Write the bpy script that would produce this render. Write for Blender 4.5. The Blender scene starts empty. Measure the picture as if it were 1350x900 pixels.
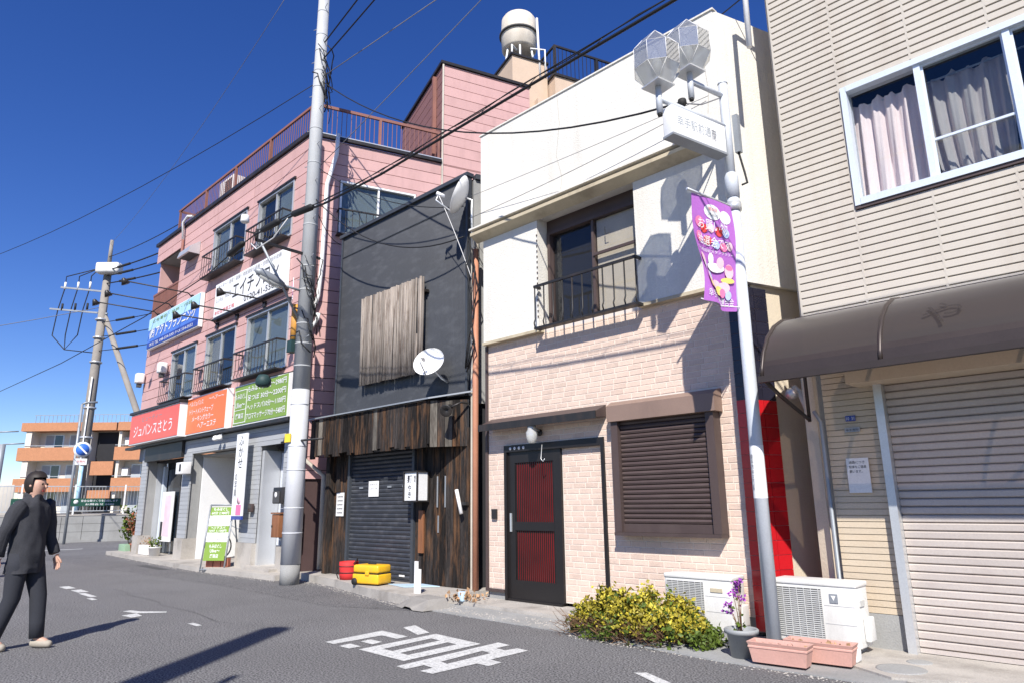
import bpy, bmesh, math, random
from mathutils import Vector, Matrix
random.seed(7)
SC = bpy.context.scene
COL = SC.collection
R = math.radians

# ---------------------------------------------------------------- camera, sky, sun, exposure
def cam_setup():
    pitch, roll, yaw = R(13.3), R(-0.7), R(44.55)
    fw = Vector((-math.sin(yaw)*math.cos(pitch), math.cos(yaw)*math.cos(pitch), math.sin(pitch)))
    rt = Vector((math.cos(yaw), math.sin(yaw), 0)); up = rt.cross(fw)
    rt2 = rt*math.cos(roll) + up*math.sin(roll); up2 = -rt*math.sin(roll) + up*math.cos(roll)
    m = Matrix((rt2, up2, -fw)).transposed().to_4x4(); m.translation = (0, 0, 1.40)
    c = bpy.data.cameras.new('camera'); c.lens = 24.0; c.sensor_width = 36.0; c.clip_start = 0.05; c.clip_end = 3000
    o = bpy.data.objects.new('camera', c); COL.objects.link(o); o.matrix_world = m; SC.camera = o
cam_setup()
SUN_EL, SUN_AZ = 43.0, math.degrees(math.atan2(0.62, -0.785))
w = bpy.data.worlds.new('World'); SC.world = w; w.use_nodes = True
wn, wl = w.node_tree.nodes, w.node_tree.links
sky = wn.new('ShaderNodeTexSky'); sky.sky_type = 'NISHITA'; sky.sun_disc = False
sky.sun_elevation = R(SUN_EL); sky.sun_rotation = R(SUN_AZ)
sky.air_density = 0.9; sky.dust_density = 0.0; sky.ozone_density = 4.0; sky.altitude = 0
hsv = wn.new('ShaderNodeHueSaturation'); hsv.inputs['Saturation'].default_value = 1.26; hsv.inputs['Hue'].default_value = 0.520
wl.new(sky.outputs[0], hsv.inputs['Color']); wl.new(hsv.outputs[0], wn['Background'].inputs[0]); wn['Background'].inputs[1].default_value = 0.104
sl = bpy.data.lights.new('sun', 'SUN'); sl.energy = 5.0; sl.angle = R(0.53); sl.color = (1.0, 0.955, 0.89)
so = bpy.data.objects.new('sun', sl); COL.objects.link(so); so.location = (20, -25, 30)
el = R(SUN_EL); so.rotation_euler = Vector((-0.62*math.cos(el), 0.785*math.cos(el), -math.sin(el))).to_track_quat('-Z', 'Y').to_euler()
SC.view_settings.view_transform = 'Standard'; SC.view_settings.look = 'None'
SC.view_settings.exposure = 0.5; SC.view_settings.gamma = 1.0
SC.cycles.max_bounces = 8; SC.cycles.transparent_max_bounces = 12

# ---------------------------------------------------------------- materials
MATS = {}
def pm(name, col, rough=0.6, metal=0.0, var=0.12, vs=3.0, stretch=(1, 1, 1), fine=0.06, fs=60.0, bump=0.0, bs=80.0,
       objrand=0.0, island=0.0, spec=0.4, dirt=None, dirt_amt=0.0, dscale=2.0, trans=0.0, coat=0.0, dstretch=(1, 1, 0.25)):
    """procedural principled material: base colour with broad + fine noise, optional per-object variation, dirt blotches, bump"""
    m = bpy.data.materials.new(name); m.use_nodes = True
    n, l = m.node_tree.nodes, m.node_tree.links
    b = n['Principled BSDF']
    b.inputs['Roughness'].default_value = rough; b.inputs['Metallic'].default_value = metal
    b.inputs['Specular IOR Level'].default_value = spec
    if coat: b.inputs['Coat Weight'].default_value = coat
    tc = n.new('ShaderNodeTexCoord'); mp = n.new('ShaderNodeMapping'); mp.inputs['Scale'].default_value = stretch
    geo = n.new('ShaderNodeNewGeometry')
    oi = n.new('ShaderNodeObjectInfo')
    vm = n.new('ShaderNodeVectorMath'); vm.operation = 'ADD'
    sc = n.new('ShaderNodeVectorMath'); sc.operation = 'SCALE'; sc.inputs[0].default_value = (13.0, 7.0, 5.0)
    if objrand: l.new(oi.outputs['Random'], sc.inputs['Scale'])
    else: sc.inputs['Scale'].default_value = 0.0
    l.new(geo.outputs['Position'], vm.inputs[0]); l.new(sc.outputs[0], vm.inputs[1]); l.new(vm.outputs[0], mp.inputs['Vector'])
    nz = n.new('ShaderNodeTexNoise'); nz.inputs['Scale'].default_value = vs; nz.inputs['Detail'].default_value = 5; nz.inputs['Roughness'].default_value = 0.6
    l.new(mp.outputs[0], nz.inputs['Vector'])
    nf = n.new('ShaderNodeTexNoise'); nf.inputs['Scale'].default_value = fs; nf.inputs['Detail'].default_value = 3
    l.new(mp.outputs[0], nf.inputs['Vector'])
    # value factor
    def mr(src, lo, hi):
        x = n.new('ShaderNodeMapRange'); x.inputs[1].default_value = 0.25; x.inputs[2].default_value = 0.75
        x.inputs[3].default_value = lo; x.inputs[4].default_value = hi; l.new(src, x.inputs[0]); return x.outputs[0]
    def mul(a, b_):
        x = n.new('ShaderNodeMath'); x.operation = 'MULTIPLY'; l.new(a, x.inputs[0]); l.new(b_, x.inputs[1]); return x.outputs[0]
    f = mul(mr(nz.outputs['Fac'], 1-var, 1+var), mr(nf.outputs['Fac'], 1-fine, 1+fine))
    if objrand:
        x = n.new('ShaderNodeMapRange'); x.inputs[3].default_value = 1-objrand; x.inputs[4].default_value = 1+objrand
        l.new(oi.outputs['Random'], x.inputs[0]); f = mul(f, x.outputs[0])
    if island:
        x = n.new('ShaderNodeMapRange'); x.inputs[3].default_value = 1-island; x.inputs[4].default_value = 1+island
        l.new(geo.outputs['Random Per Island'], x.inputs[0]); f = mul(f, x.outputs[0])
    cs = n.new('ShaderNodeVectorMath'); cs.operation = 'SCALE'; cs.inputs[0].default_value = col; l.new(f, cs.inputs['Scale'])
    out = cs.outputs[0]
    if dirt:
        mp2 = n.new('ShaderNodeMapping'); mp2.inputs['Scale'].default_value = dstretch
        l.new(vm.outputs[0], mp2.inputs['Vector'])
        nd = n.new('ShaderNodeTexNoise'); nd.inputs['Scale'].default_value = dscale; nd.inputs['Detail'].default_value = 7; nd.inputs['Roughness'].default_value = 0.65
        l.new(mp2.outputs[0], nd.inputs['Vector'])
        rmp = n.new('ShaderNodeMapRange'); rmp.inputs[1].default_value = 0.5; rmp.inputs[2].default_value = 0.72; rmp.inputs[3].default_value = 0; rmp.inputs[4].default_value = dirt_amt
        l.new(nd.outputs['Fac'], rmp.inputs[0])
        mx = n.new('ShaderNodeMix'); mx.data_type = 'RGBA'; l.new(rmp.outputs[0], mx.inputs['Factor'])
        l.new(out, mx.inputs[6]); mx.inputs[7].default_value = (*dirt, 1); out = mx.outputs[2]
    l.new(out, b.inputs['Base Color'])
    if bump:
        bp = n.new('ShaderNodeBump'); bp.inputs['Strength'].default_value = bump; bp.inputs['Distance'].default_value = 0.01
        nb = n.new('ShaderNodeTexNoise'); nb.inputs['Scale'].default_value = bs; nb.inputs['Detail'].default_value = 4
        l.new(mp.outputs[0], nb.inputs['Vector']); l.new(nb.outputs['Fac'], bp.inputs['Height']); l.new(bp.outputs[0], b.inputs['Normal'])
    if trans: b.inputs['Transmission Weight'].default_value = trans
    MATS[name] = m
    return m

def glassmat(name, tint, refl_rough=0.02, diff=0.0, dcol=(0.5, 0.5, 0.5), base_ref=0.06):
    """thin sheet: tinted see-through, fresnel reflection, optional milky diffuse part"""
    m = bpy.data.materials.new(name); m.use_nodes = True
    n, l = m.node_tree.nodes, m.node_tree.links
    n.remove(n['Principled BSDF'])
    t = n.new('ShaderNodeBsdfTransparent'); t.inputs[0].default_value = (*tint, 1)
    g = n.new('ShaderNodeBsdfGlossy'); g.inputs['Roughness'].default_value = refl_rough
    lw = n.new('ShaderNodeLayerWeight'); lw.inputs[0].default_value = 0.5
    pw = n.new('ShaderNodeMath'); pw.operation = 'POWER'; pw.inputs[1].default_value = 4.5; l.new(lw.outputs['Facing'], pw.inputs[0])
    mr = n.new('ShaderNodeMapRange'); mr.inputs[3].default_value = base_ref; mr.inputs[4].default_value = 0.95
    l.new(pw.outputs[0], mr.inputs[0])
    d = n.new('ShaderNodeBsdfDiffuse'); d.inputs[0].default_value = (*dcol, 1)
    m1 = n.new('ShaderNodeMixShader'); m1.inputs[0].default_value = diff; l.new(t.outputs[0], m1.inputs[1]); l.new(d.outputs[0], m1.inputs[2])
    m2 = n.new('ShaderNodeMixShader'); l.new(mr.outputs[0], m2.inputs[0]); l.new(m1.outputs[0], m2.inputs[1]); l.new(g.outputs[0], m2.inputs[2])
    l.new(m2.outputs[0], n['Material Output'].inputs['Surface'])
    MATS[name] = m
    return m

pm('asphalt', (0.165, 0.161, 0.160), 0.9, var=0.16, vs=0.9, fine=1.3, fs=60, bump=1.0, bs=120, dirt=(0.122, 0.119, 0.118), dirt_amt=0.75, dscale=0.45, dstretch=(1, 1, 1), spec=0.25)
pm('concrete', (0.42, 0.39, 0.35), 0.9, var=0.15, vs=1.3, fine=0.14, fs=70, bump=0.4, bs=60, dirt=(0.2, 0.18, 0.16), dirt_amt=0.8, dscale=1.6, dstretch=(1, 1, 1), spec=0.2)
pm('concrete_grey', (0.31, 0.31, 0.30), 0.9, var=0.15, vs=1.5, fine=0.12, fs=60, bump=0.3, bs=60, dirt=(0.22, 0.21, 0.2), dirt_amt=0.6, dscale=1.2, spec=0.2)
pm('pole_concrete', (0.43, 0.44, 0.44), 0.7, var=0.08, vs=2, fine=0.06, fs=50, bump=0.15, dirt=(0.34, 0.33, 0.32), dirt_amt=0.4, dscale=3, dstretch=(1, 1, 0.4))
pm('road_paint', (0.56, 0.56, 0.54), 0.85, var=0.10, vs=3, fine=0.3, fs=70, dirt=(0.17, 0.165, 0.165), dirt_amt=0.75, dscale=22, dstretch=(1, 1, 1), spec=0.2)
pm('pink_siding', (0.56, 0.34, 0.315), 0.65, var=0.05, vs=1.5, fine=0.04, fs=40, objrand=0.05, bump=0.08, bs=40, dirt=(0.40, 0.235, 0.215), dirt_amt=0.45, dscale=1.6, dstretch=(2.2, 2.2, 0.25))
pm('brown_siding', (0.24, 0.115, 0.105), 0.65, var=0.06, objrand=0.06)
pm('pole_dark', (0.27, 0.245, 0.215), 0.85, var=0.15, dirt=(0.16, 0.14, 0.12), dirt_amt=0.6, dscale=2, dstretch=(1, 1, 0.2))
pm('pole_sheath', (0.54, 0.55, 0.57), 0.5, metal=0.0, var=0.05, dirt=(0.44, 0.44, 0.44), dirt_amt=0.4, dscale=4)
pm('road_patch', (0.146, 0.142, 0.142), 0.9, var=0.14, vs=0.9, fine=1.3, fs=60, bump=1.0, bs=120, spec=0.25)
pm('road_crack', (0.075, 0.073, 0.073), 0.95)
pm('joint_dark', (0.06, 0.035, 0.033), 0.9)
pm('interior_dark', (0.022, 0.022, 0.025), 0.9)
pm('brown_rail', (0.25, 0.11, 0.085), 0.6, dirt=(0.1, 0.06, 0.05), dirt_amt=0.5)
pm('black_metal', (0.022, 0.021, 0.021), 0.45, var=0.2, dirt=(0.09, 0.06, 0.045), dirt_amt=0.35, dscale=5)
pm('aluminium', (0.62, 0.63, 0.63), 0.38, metal=0.55, var=0.06)
pm('alum_blue', (0.66, 0.72, 0.78), 0.4, metal=0.15, var=0.05)
pm('grey_metal', (0.30, 0.32, 0.34), 0.5, metal=0.3)
pm('glass_dark', (0.012, 0.02, 0.032), 0.04, var=0.3, vs=0.8, fine=0, spec=0.9)
glassmat('glass_clear', (0.74, 0.77, 0.77), base_ref=0.05)
glassmat('glass_room', (0.90, 0.91, 0.91), base_ref=0.03)
pm('curtain_pink', (0.86, 0.74, 0.73), 0.9, var=0.05, spec=0.1)
pm('curtain_grey', (0.38, 0.41, 0.43), 0.9, var=0.08, vs=1.5, spec=0.1)
pm('curtain_tan', (0.60, 0.52, 0.42), 0.9, var=0.08, spec=0.1)
pm('beige_plaster', (0.70, 0.675, 0.61), 0.85, var=0.045, vs=0.9, fine=0.05, fs=25, bump=0.6, bs=45, dirt=(0.50, 0.45, 0.37), dirt_amt=0.34, dscale=1.5, dstretch=(2.4, 2.4, 0.22), spec=0.15)
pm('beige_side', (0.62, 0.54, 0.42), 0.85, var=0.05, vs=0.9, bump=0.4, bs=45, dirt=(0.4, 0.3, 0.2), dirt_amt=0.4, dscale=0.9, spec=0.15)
pm('crack', (0.42, 0.38, 0.31), 0.9)
pm('ledge_tan', (0.50, 0.43, 0.30), 0.7, dirt=(0.2, 0.15, 0.1), dirt_amt=0.5, dscale=3)
pm('brick', (0.64, 0.495, 0.405), 0.8, var=0.07, vs=6, fine=0.10, fs=70, objrand=0.085, bump=0.3, bs=60, dirt=(0.72, 0.56, 0.45), dirt_amt=0.6, dscale=7, dstretch=(1, 1, 1), spec=0.15)
pm('mortar', (0.69, 0.605, 0.525), 0.9, var=0.06, fine=0.06)
pm('brown_metal', (0.072, 0.050, 0.046), 0.5, var=0.08, dirt=(0.12, 0.09, 0.08), dirt_amt=0.4, objrand=0.08)
pm('brown_light', (0.24, 0.165, 0.13), 0.5, var=0.08, dirt=(0.16, 0.11, 0.09), dirt_amt=0.4)
pm('door_black', (0.016, 0.014, 0.014), 0.35, var=0.1)
pm('door_red', (0.22, 0.012, 0.014), 0.18, var=0.45, vs=2.2, spec=0.6)
pm('red_tile', (0.50, 0.012, 0.018), 0.22, var=0.08, objrand=0.1, spec=0.5)
pm('navy_tile', (0.018, 0.018, 0.032), 0.25, objrand=0.15, spec=0.5)
pm('tile_joint', (0.42, 0.25, 0.25), 0.9)
pm('cream_siding', (0.52, 0.475, 0.405), 0.6, var=0.05, vs=1.2, fine=0.03, dirt=(0.40, 0.335, 0.27), dirt_amt=0.45, dscale=1.6, dstretch=(2.2, 2.2, 0.3))
pm('tan_siding', (0.56, 0.465, 0.345), 0.6, var=0.05, vs=1.5, objrand=0.03, dirt=(0.5, 0.38, 0.25), dirt_amt=0.4, dscale=2)
pm('shutter_white', (0.49, 0.435, 0.395), 0.5, var=0.05, vs=1.2, objrand=0.035, dirt=(0.40, 0.335, 0.31), dirt_amt=0.45, dscale=1.4, dstretch=(1.6, 1.6, 0.5))
pm('wood_char', (0.027, 0.023, 0.021), 0.85, var=0.75, vs=5, stretch=(3.5, 3.5, 0.35), fine=0.5, fs=30, objrand=0.55, bump=0.6, bs=22, dirt=(0.19, 0.095, 0.045), dirt_amt=0.8, dscale=4.5, dstretch=(2.2, 2.2, 0.3), spec=0.15)
pm('wood_grey', (0.15, 0.135, 0.115), 0.9, var=0.45, vs=6, stretch=(3, 3, 0.3), fine=0.4, fs=30, objrand=0.4, bump=0.5, bs=25, dirt=(0.05, 0.04, 0.035), dirt_amt=0.8, dscale=5, dstretch=(2.2, 2.2, 0.3), spec=0.1)
pm('wood_brown', (0.24, 0.10, 0.045), 0.6, var=0.3, vs=6, stretch=(3, 3, 0.3))
pm('bamboo', (0.24, 0.205, 0.175), 0.8, var=0.3, vs=5, stretch=(3, 3, 0.4), objrand=0.3, dirt=(0.09, 0.06, 0.045), dirt_amt=0.9, dscale=5, dstretch=(2, 2, 0.4))
pm('black_sheet', (0.030, 0.032, 0.037), 0.42, var=0.15, vs=0.8, fine=0.1, fs=20, dirt=(0.085, 0.09, 0.10), dirt_amt=0.5, dscale=2.6, dstretch=(1, 1, 2.5), spec=0.5)
pm('dark_trim', (0.05, 0.056, 0.066), 0.45)
pm('black_shutter', (0.040, 0.044, 0.053), 0.45, var=0.1, objrand=0.1, dirt=(0.14, 0.14, 0.15), dirt_amt=0.4, dscale=4)
pm('white_plastic', (0.78, 0.77, 0.75), 0.45, var=0.03)
pm('white_paint', (0.80, 0.80, 0.79), 0.5, var=0.03)
pm('ac_white', (0.70, 0.69, 0.66), 0.5, var=0.04, vs=2, dirt=(0.45, 0.42, 0.36), dirt_amt=0.45, dscale=2.5)
pm('ac_dark', (0.07, 0.07, 0.07), 0.7)
pm('ac_grille', (0.50, 0.50, 0.48), 0.5)
pm('paper', (0.76, 0.75, 0.73), 0.8, var=0.03)
pm('ink', (0.03, 0.03, 0.035), 0.7)
pm('ink_grey', (0.32, 0.32, 0.33), 0.7)
pm('pipe_orange', (0.47, 0.21, 0.125), 0.6, var=0.12, dirt=(0.25, 0.12, 0.08), dirt_amt=0.4)
pm('pipe_cream', (0.58, 0.53, 0.44), 0.6, dirt=(0.3, 0.25, 0.2), dirt_amt=0.4)
pm('silver_pole', (0.56, 0.59, 0.63), 0.42, metal=0.08, var=0.06, vs=3, dirt=(0.4, 0.4, 0.4), dirt_amt=0.3, dscale=5)
glassmat('lamp_acrylic', (0.86, 0.87, 0.86), refl_rough=0.04, diff=0.5, dcol=(0.80, 0.80, 0.76), base_ref=0.12)
glassmat('awning_sheet', (0.36, 0.285, 0.235), refl_rough=0.36, diff=0.76, dcol=(0.066, 0.055, 0.049), base_ref=0.03)
glassmat('awning_letter', (0.80, 0.78, 0.76), refl_rough=0.42, diff=0.22, dcol=(0.04, 0.034, 0.03), base_ref=0.01)
glassmat('lamp_clear', (0.80, 0.82, 0.82), refl_rough=0.02, diff=0.28, dcol=(0.5, 0.5, 0.49), base_ref=0.34)
pm('awning_frame', (0.055, 0.042, 0.037), 0.4, metal=0.3)
pm('sign_red', (0.74, 0.125, 0.085), 0.35, var=0.05)
pm('sign_orange', (0.80, 0.175, 0.045), 0.35, var=0.05)
pm('sign_green', (0.20, 0.315, 0.05), 0.4, var=0.04)
pm('sign_green_dark', (0.012, 0.075, 0.05), 0.6)
pm('sign_blue', (0.085, 0.19, 0.58), 0.4)
pm('sign_sky', (0.42, 0.66, 0.82), 0.4)
pm('sign_navy', (0.03, 0.06, 0.30), 0.4)
pm('sign_white', (0.80, 0.80, 0.79), 0.4, var=0.03)
pm('ink_red', (0.6, 0.05, 0.05), 0.6)
pm('ink_pink', (0.80, 0.20, 0.38), 0.6)
pm('ink_yellow', (0.85, 0.66, 0.18), 0.6)
pm('ink_palepink', (0.85, 0.55, 0.6), 0.6)
pm('ink_paleblue', (0.45, 0.55, 0.78), 0.6)
pm('banner_purple', (0.42, 0.135, 0.50), 0.7, var=0.06)
pm('yellow_plastic', (0.80, 0.45, 0.02), 0.4, dirt=(0.45, 0.3, 0.1), dirt_amt=0.3, dscale=6)
pm('red_fabric', (0.58, 0.03, 0.03), 0.7)
pm('black_rubber', (0.02, 0.02, 0.02), 0.7)
pm('blue_sheet', (0.50, 0.66, 0.80), 0.4)
pm('rubber_block', (0.26, 0.245, 0.225), 0.9, bump=0.3, dirt=(0.16, 0.15, 0.14), dirt_amt=0.6)
pm('grey_pot', (0.28, 0.29, 0.29), 0.55, var=0.1)
pm('terracotta', (0.58, 0.33, 0.27), 0.7, var=0.10, dirt=(0.42, 0.30, 0.25), dirt_amt=0.7, dscale=6)
pm('soil', (0.06, 0.045, 0.03), 1.0, fine=0.5)
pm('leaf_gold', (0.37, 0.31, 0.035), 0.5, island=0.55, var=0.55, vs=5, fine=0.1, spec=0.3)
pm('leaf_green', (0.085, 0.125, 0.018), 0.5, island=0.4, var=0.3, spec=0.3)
pm('leaf_red', (0.22, 0.07, 0.03), 0.6, island=0.4)
pm('twig', (0.17, 0.095, 0.05), 0.9, island=0.3)
pm('dry_leaf', (0.36, 0.22, 0.12), 0.9, island=0.5)
pm('flower_purple', (0.36, 0.08, 0.42), 0.6, island=0.3)
pm('apt_wall', (0.70, 0.64, 0.54), 0.8, var=0.05)
pm('apt_orange', (0.44, 0.20, 0.10), 0.75, var=0.08, fine=0.1, fs=12)
pm('grey_tile', (0.37, 0.38, 0.39), 0.6, var=0.06, objrand=0.07, bump=0.1)
pm('door_lilac', (0.52, 0.545, 0.60), 0.5, var=0.04)
pm('blue_sign', (0.05, 0.17, 0.62), 0.45)
pm('tank', (0.66, 0.60, 0.50), 0.6, dirt=(0.4, 0.33, 0.25), dirt_amt=0.4, dscale=1.5)
pm('tan_block', (0.58, 0.44, 0.325), 0.8, var=0.05, dirt=(0.4, 0.3, 0.2), dirt_amt=0.3, dscale=1.0)
pm('cable_black', (0.014, 0.014, 0.015), 0.6)
pm('cable_grey', (0.20, 0.20, 0.21), 0.6)
pm('skin', (0.50, 0.30, 0.22), 0.55)
pm('hair', (0.022, 0.016, 0.013), 0.6)
pm('coat_dark', (0.035, 0.036, 0.042), 0.9, fine=0.2, fs=80)
pm('trouser_dark', (0.028, 0.03, 0.038), 0.9)
pm('shirt_grey', (0.3, 0.29, 0.29), 0.9)
pm('shoe', (0.35, 0.31, 0.25), 0.7)
pm('orange_tag', (0.70, 0.33, 0.06), 0.6, dirt=(0.35, 0.2, 0.08), dirt_amt=0.6, dscale=6)
pm('yellow_tag', (0.80, 0.58, 0.05), 0.6)
pm('dark_green', (0.02, 0.05, 0.05), 0.6)
pm('pink_pot', (0.45, 0.16, 0.1), 0.7)
pm('pot_green', (0.24, 0.36, 0.24), 0.7)

# ---------------------------------------------------------------- mesh helpers
class MB:
    def __init__(s): s.v = []; s.f = []; s.sm = []
    def add(s, vs, fs, smooth=False):
        k = len(s.v); s.v += [tuple(p) for p in vs]; s.f += [tuple(i+k for i in f) for f in fs]; s.sm += [smooth]*len(fs); return s
    def box(s, x0, x1, y0, y1, z0, z1, bev=0.0):
        if bev <= 0:
            return s.add([(x0,y0,z0),(x1,y0,z0),(x1,y1,z0),(x0,y1,z0),(x0,y0,z1),(x1,y0,z1),(x1,y1,z1),(x0,y1,z1)],
                  [(0,3,2,1),(4,5,6,7),(0,1,5,4),(1,2,6,5),(2,3,7,6),(3,0,4,7)])
        c = Vector(((x0+x1)/2,(y0+y1)/2,(z0+z1)/2)); return s.rbox(c, (x1-x0, y1-y0, z1-z0), Matrix.Identity(3), bev)
    def rbox(s, c, d, M, bev=0.0):
        c = Vector(c); hx, hy, hz = d[0]/2, d[1]/2, d[2]/2
        if bev <= 0:
            pts = [Vector((sx*hx, sy*hy, sz*hz)) for sz in (-1, 1) for sx, sy in ((-1,-1),(1,-1),(1,1),(-1,1))]
            return s.add([c + M @ p for p in pts], [(0,3,2,1),(4,5,6,7),(0,1,5,4),(1,2,6,5),(2,3,7,6),(3,0,4,7)])
        bm = bmesh.new(); bmesh.ops.create_cube(bm, size=1.0)
        for v in bm.verts: v.co = Vector((v.co.x*d[0], v.co.y*d[1], v.co.z*d[2]))
        bmesh.ops.bevel(bm, geom=list(bm.edges), offset=bev, segments=2, affect='EDGES', profile=0.6)
        bm.verts.index_update()
        s.add([c + M @ v.co for v in bm.verts], [[v.index for v in f.verts] for f in bm.faces], True); bm.free(); return s
    def bar(s, a, b, wx, wz, up=(0, 0, 1)):
        a, b = Vector(a), Vector(b); t = (b-a); L = t.length; t.normalize(); up = Vector(up)
        if abs(t.dot(up)) > 0.98: up = Vector((0, 1, 0))
        sd = t.cross(up).normalized(); u2 = sd.cross(t)
        M = Matrix((t, sd, u2)).transposed()
        return s.rbox((a+b)/2, (L, wx, wz), M)
    def tube(s, pts, r, n=8, caps=True, smooth=True):
        pts = [Vector(p) for p in pts]; k = len(s.v); rings = []
        rr = r if isinstance(r, (list, tuple)) else [r]*len(pts)
        prev = None
        for i, p in enumerate(pts):
            t = (pts[min(i+1, len(pts)-1)] - pts[max(i-1, 0)]).normalized()
            if prev is None:
                a = Vector((0, 0, 1)) if abs(t.z) < 0.9 else Vector((1, 0, 0)); u = t.cross(a).normalized()
            else: u = (prev - t*prev.dot(t)).normalized()
            prev = u; w_ = t.cross(u)
            rings.append([p + (u*math.cos(2*math.pi*j/n) + w_*math.sin(2*math.pi*j/n))*rr[i] for j in range(n)])
        vs = [q for rg in rings for q in rg]; fs = []
        for i in range(len(pts)-1):
            for j in range(n): fs.append((i*n+j, i*n+(j+1) % n, (i+1)*n+(j+1) % n, (i+1)*n+j))
        s.add(vs, fs, smooth)
        if caps:
            m = len(pts)-1; s.f += [tuple(k+j for j in reversed(range(n))), tuple(k+m*n+j for j in range(n))]; s.sm += [False, False]
        return s
    def lathe(s, c, prof, n=24, axis=None, smooth=True):
        c = Vector(c); M = Matrix.Identity(3) if axis is None else Vector(axis).to_track_quat('Z', 'Y').to_matrix()
        vs = []; fs = []
        for (r, z) in prof:
            for j in range(n): vs.append(c + M @ Vector((r*math.cos(2*math.pi*j/n), r*math.sin(2*math.pi*j/n), z)))
        for i in range(len(prof)-1):
            for j in range(n): fs.append((i*n+j, i*n+(j+1) % n, (i+1)*n+(j+1) % n, (i+1)*n+j))
        return s.add(vs, fs, smooth)
    def prism(s, poly, z0, z1):      # horizontal polygon (counter-clockwise) extruded in z
        n = len(poly)
        return s.add([(x, y, z0) for x, y in poly] + [(x, y, z1) for x, y in poly],
                     [tuple(reversed(range(n))), tuple(range(n, 2*n))] + [(i, (i+1) % n, n+(i+1) % n, n+i) for i in range(n)])
    def extr(s, poly, d):            # any planar polygon extruded by vector d
        n = len(poly); d = Vector(d); p = [Vector(q) for q in poly]
        return s.add(p + [q+d for q in p], [tuple(reversed(range(n))), tuple(range(n, 2*n))] + [(i, (i+1) % n, n+(i+1) % n, n+i) for i in range(n)])
    def quad(s, a, b, c, d): return s.add([a, b, c, d], [(0, 1, 2, 3)])

def wloc(o):
    p = Vector((0, 0, 0))
    while o: p += o.location; o = o.parent
    return p
def build(mb, name, mat, parent=None, origin=None):
    me = bpy.data.meshes.new(name)
    o0 = wloc(parent) if parent else (Vector(origin) if origin is not None else Vector((0, 0, 0)))
    if parent is None and origin is None and mb.v:
        xs = [p[0] for p in mb.v]; ys = [p[1] for p in mb.v]; zs = [p[2] for p in mb.v]
        o0 = Vector(((min(xs)+max(xs))/2, (min(ys)+max(ys))/2, min(zs)))
    me.from_pydata([(p[0]-o0.x, p[1]-o0.y, p[2]-o0.z) for p in mb.v], [], mb.f)
    me.polygons.foreach_set('use_smooth', mb.sm)
    me.materials.append(MATS[mat]); me.update()
    bm = bmesh.new(); bm.from_mesh(me); bmesh.ops.recalc_face_normals(bm, faces=bm.faces); bm.to_mesh(me); bm.free()
    o = bpy.data.objects.new(name, me); COL.objects.link(o)
    if parent: o.parent = parent
    else: o.location = o0
    return o
def thing(name, label, cat, loc, group=None):
    o = bpy.data.objects.new(name, None); COL.objects.link(o); o.location = loc; o.empty_display_size = 0.1
    o['label'] = label; o['category'] = cat
    if group: o['group'] = group
    return o
def tag(o, label, cat, group=None):
    o['label'] = label; o['category'] = cat
    if group: o['group'] = group
    return o
def struct(o): o['kind'] = 'structure'; return o
def B(name, mat, parent, *a, **k): return build(MB().box(*a, **k), name, mat, parent)
def curve_mesh(cu):
    ob = bpy.data.objects.new('tmp', cu); COL.objects.link(ob)
    dg = bpy.context.evaluated_depsgraph_get(); me = bpy.data.meshes.new_from_object(ob.evaluated_get(dg))
    bpy.data.objects.remove(ob); bpy.data.curves.remove(cu); return me
def text(s, origin, xdir, up, width, height, mat, parent, name='lettering', bold=0.0, vertical=False, shear=0.0):
    """flat lettering filling a width x height box whose lower-left corner is origin (world)"""
    cu = bpy.data.curves.new('t', 'FONT'); cu.body = '\n'.join(s) if vertical else s; cu.resolution_u = 2; cu.offset = bold; cu.space_line = 0.95; cu.shear = shear
    me = curve_mesh(cu)
    xs = [v.co.x for v in me.vertices]; ys = [v.co.y for v in me.vertices]
    if not xs: return None
    sx = width/(max(xs)-min(xs)); sy = height/(max(ys)-min(ys)); x0, y0 = min(xs), min(ys)
    xd, u = Vector(xdir).normalized(), Vector(up).normalized(); o = Vector(origin) - (wloc(parent) if parent else Vector())
    for v in me.vertices: v.co = o + xd*((v.co.x-x0)*sx) + u*((v.co.y-y0)*sy)
    me.materials.clear(); me.materials.append(MATS[mat]); me.name = name
    ob = bpy.data.objects.new(name, me); COL.objects.link(ob)
    if parent: ob.parent = parent
    return ob
def sagline(a, b, sag, n=14):
    a, b = Vector(a), Vector(b)
    return [a.lerp(b, i/n) - Vector((0, 0, 4*sag*(i/n)*(1-i/n))) for i in range(n+1)]
def wire(name, label, a, b, sag, r, mat='cable_black', n=16, group=None):
    return tag(build(MB().tube(sagline(a, b, sag, n), r, 6), name, mat, origin=a), label, 'cable', group)
XU = (1, 0, 0); ZU = (0, 0, 1)
SK = R(19.0); D = Vector((math.sin(SK), math.cos(SK), 0)); NB = Vector((-math.cos(SK), math.sin(SK), 0))   # lot lines run at 19 degrees to the street

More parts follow.
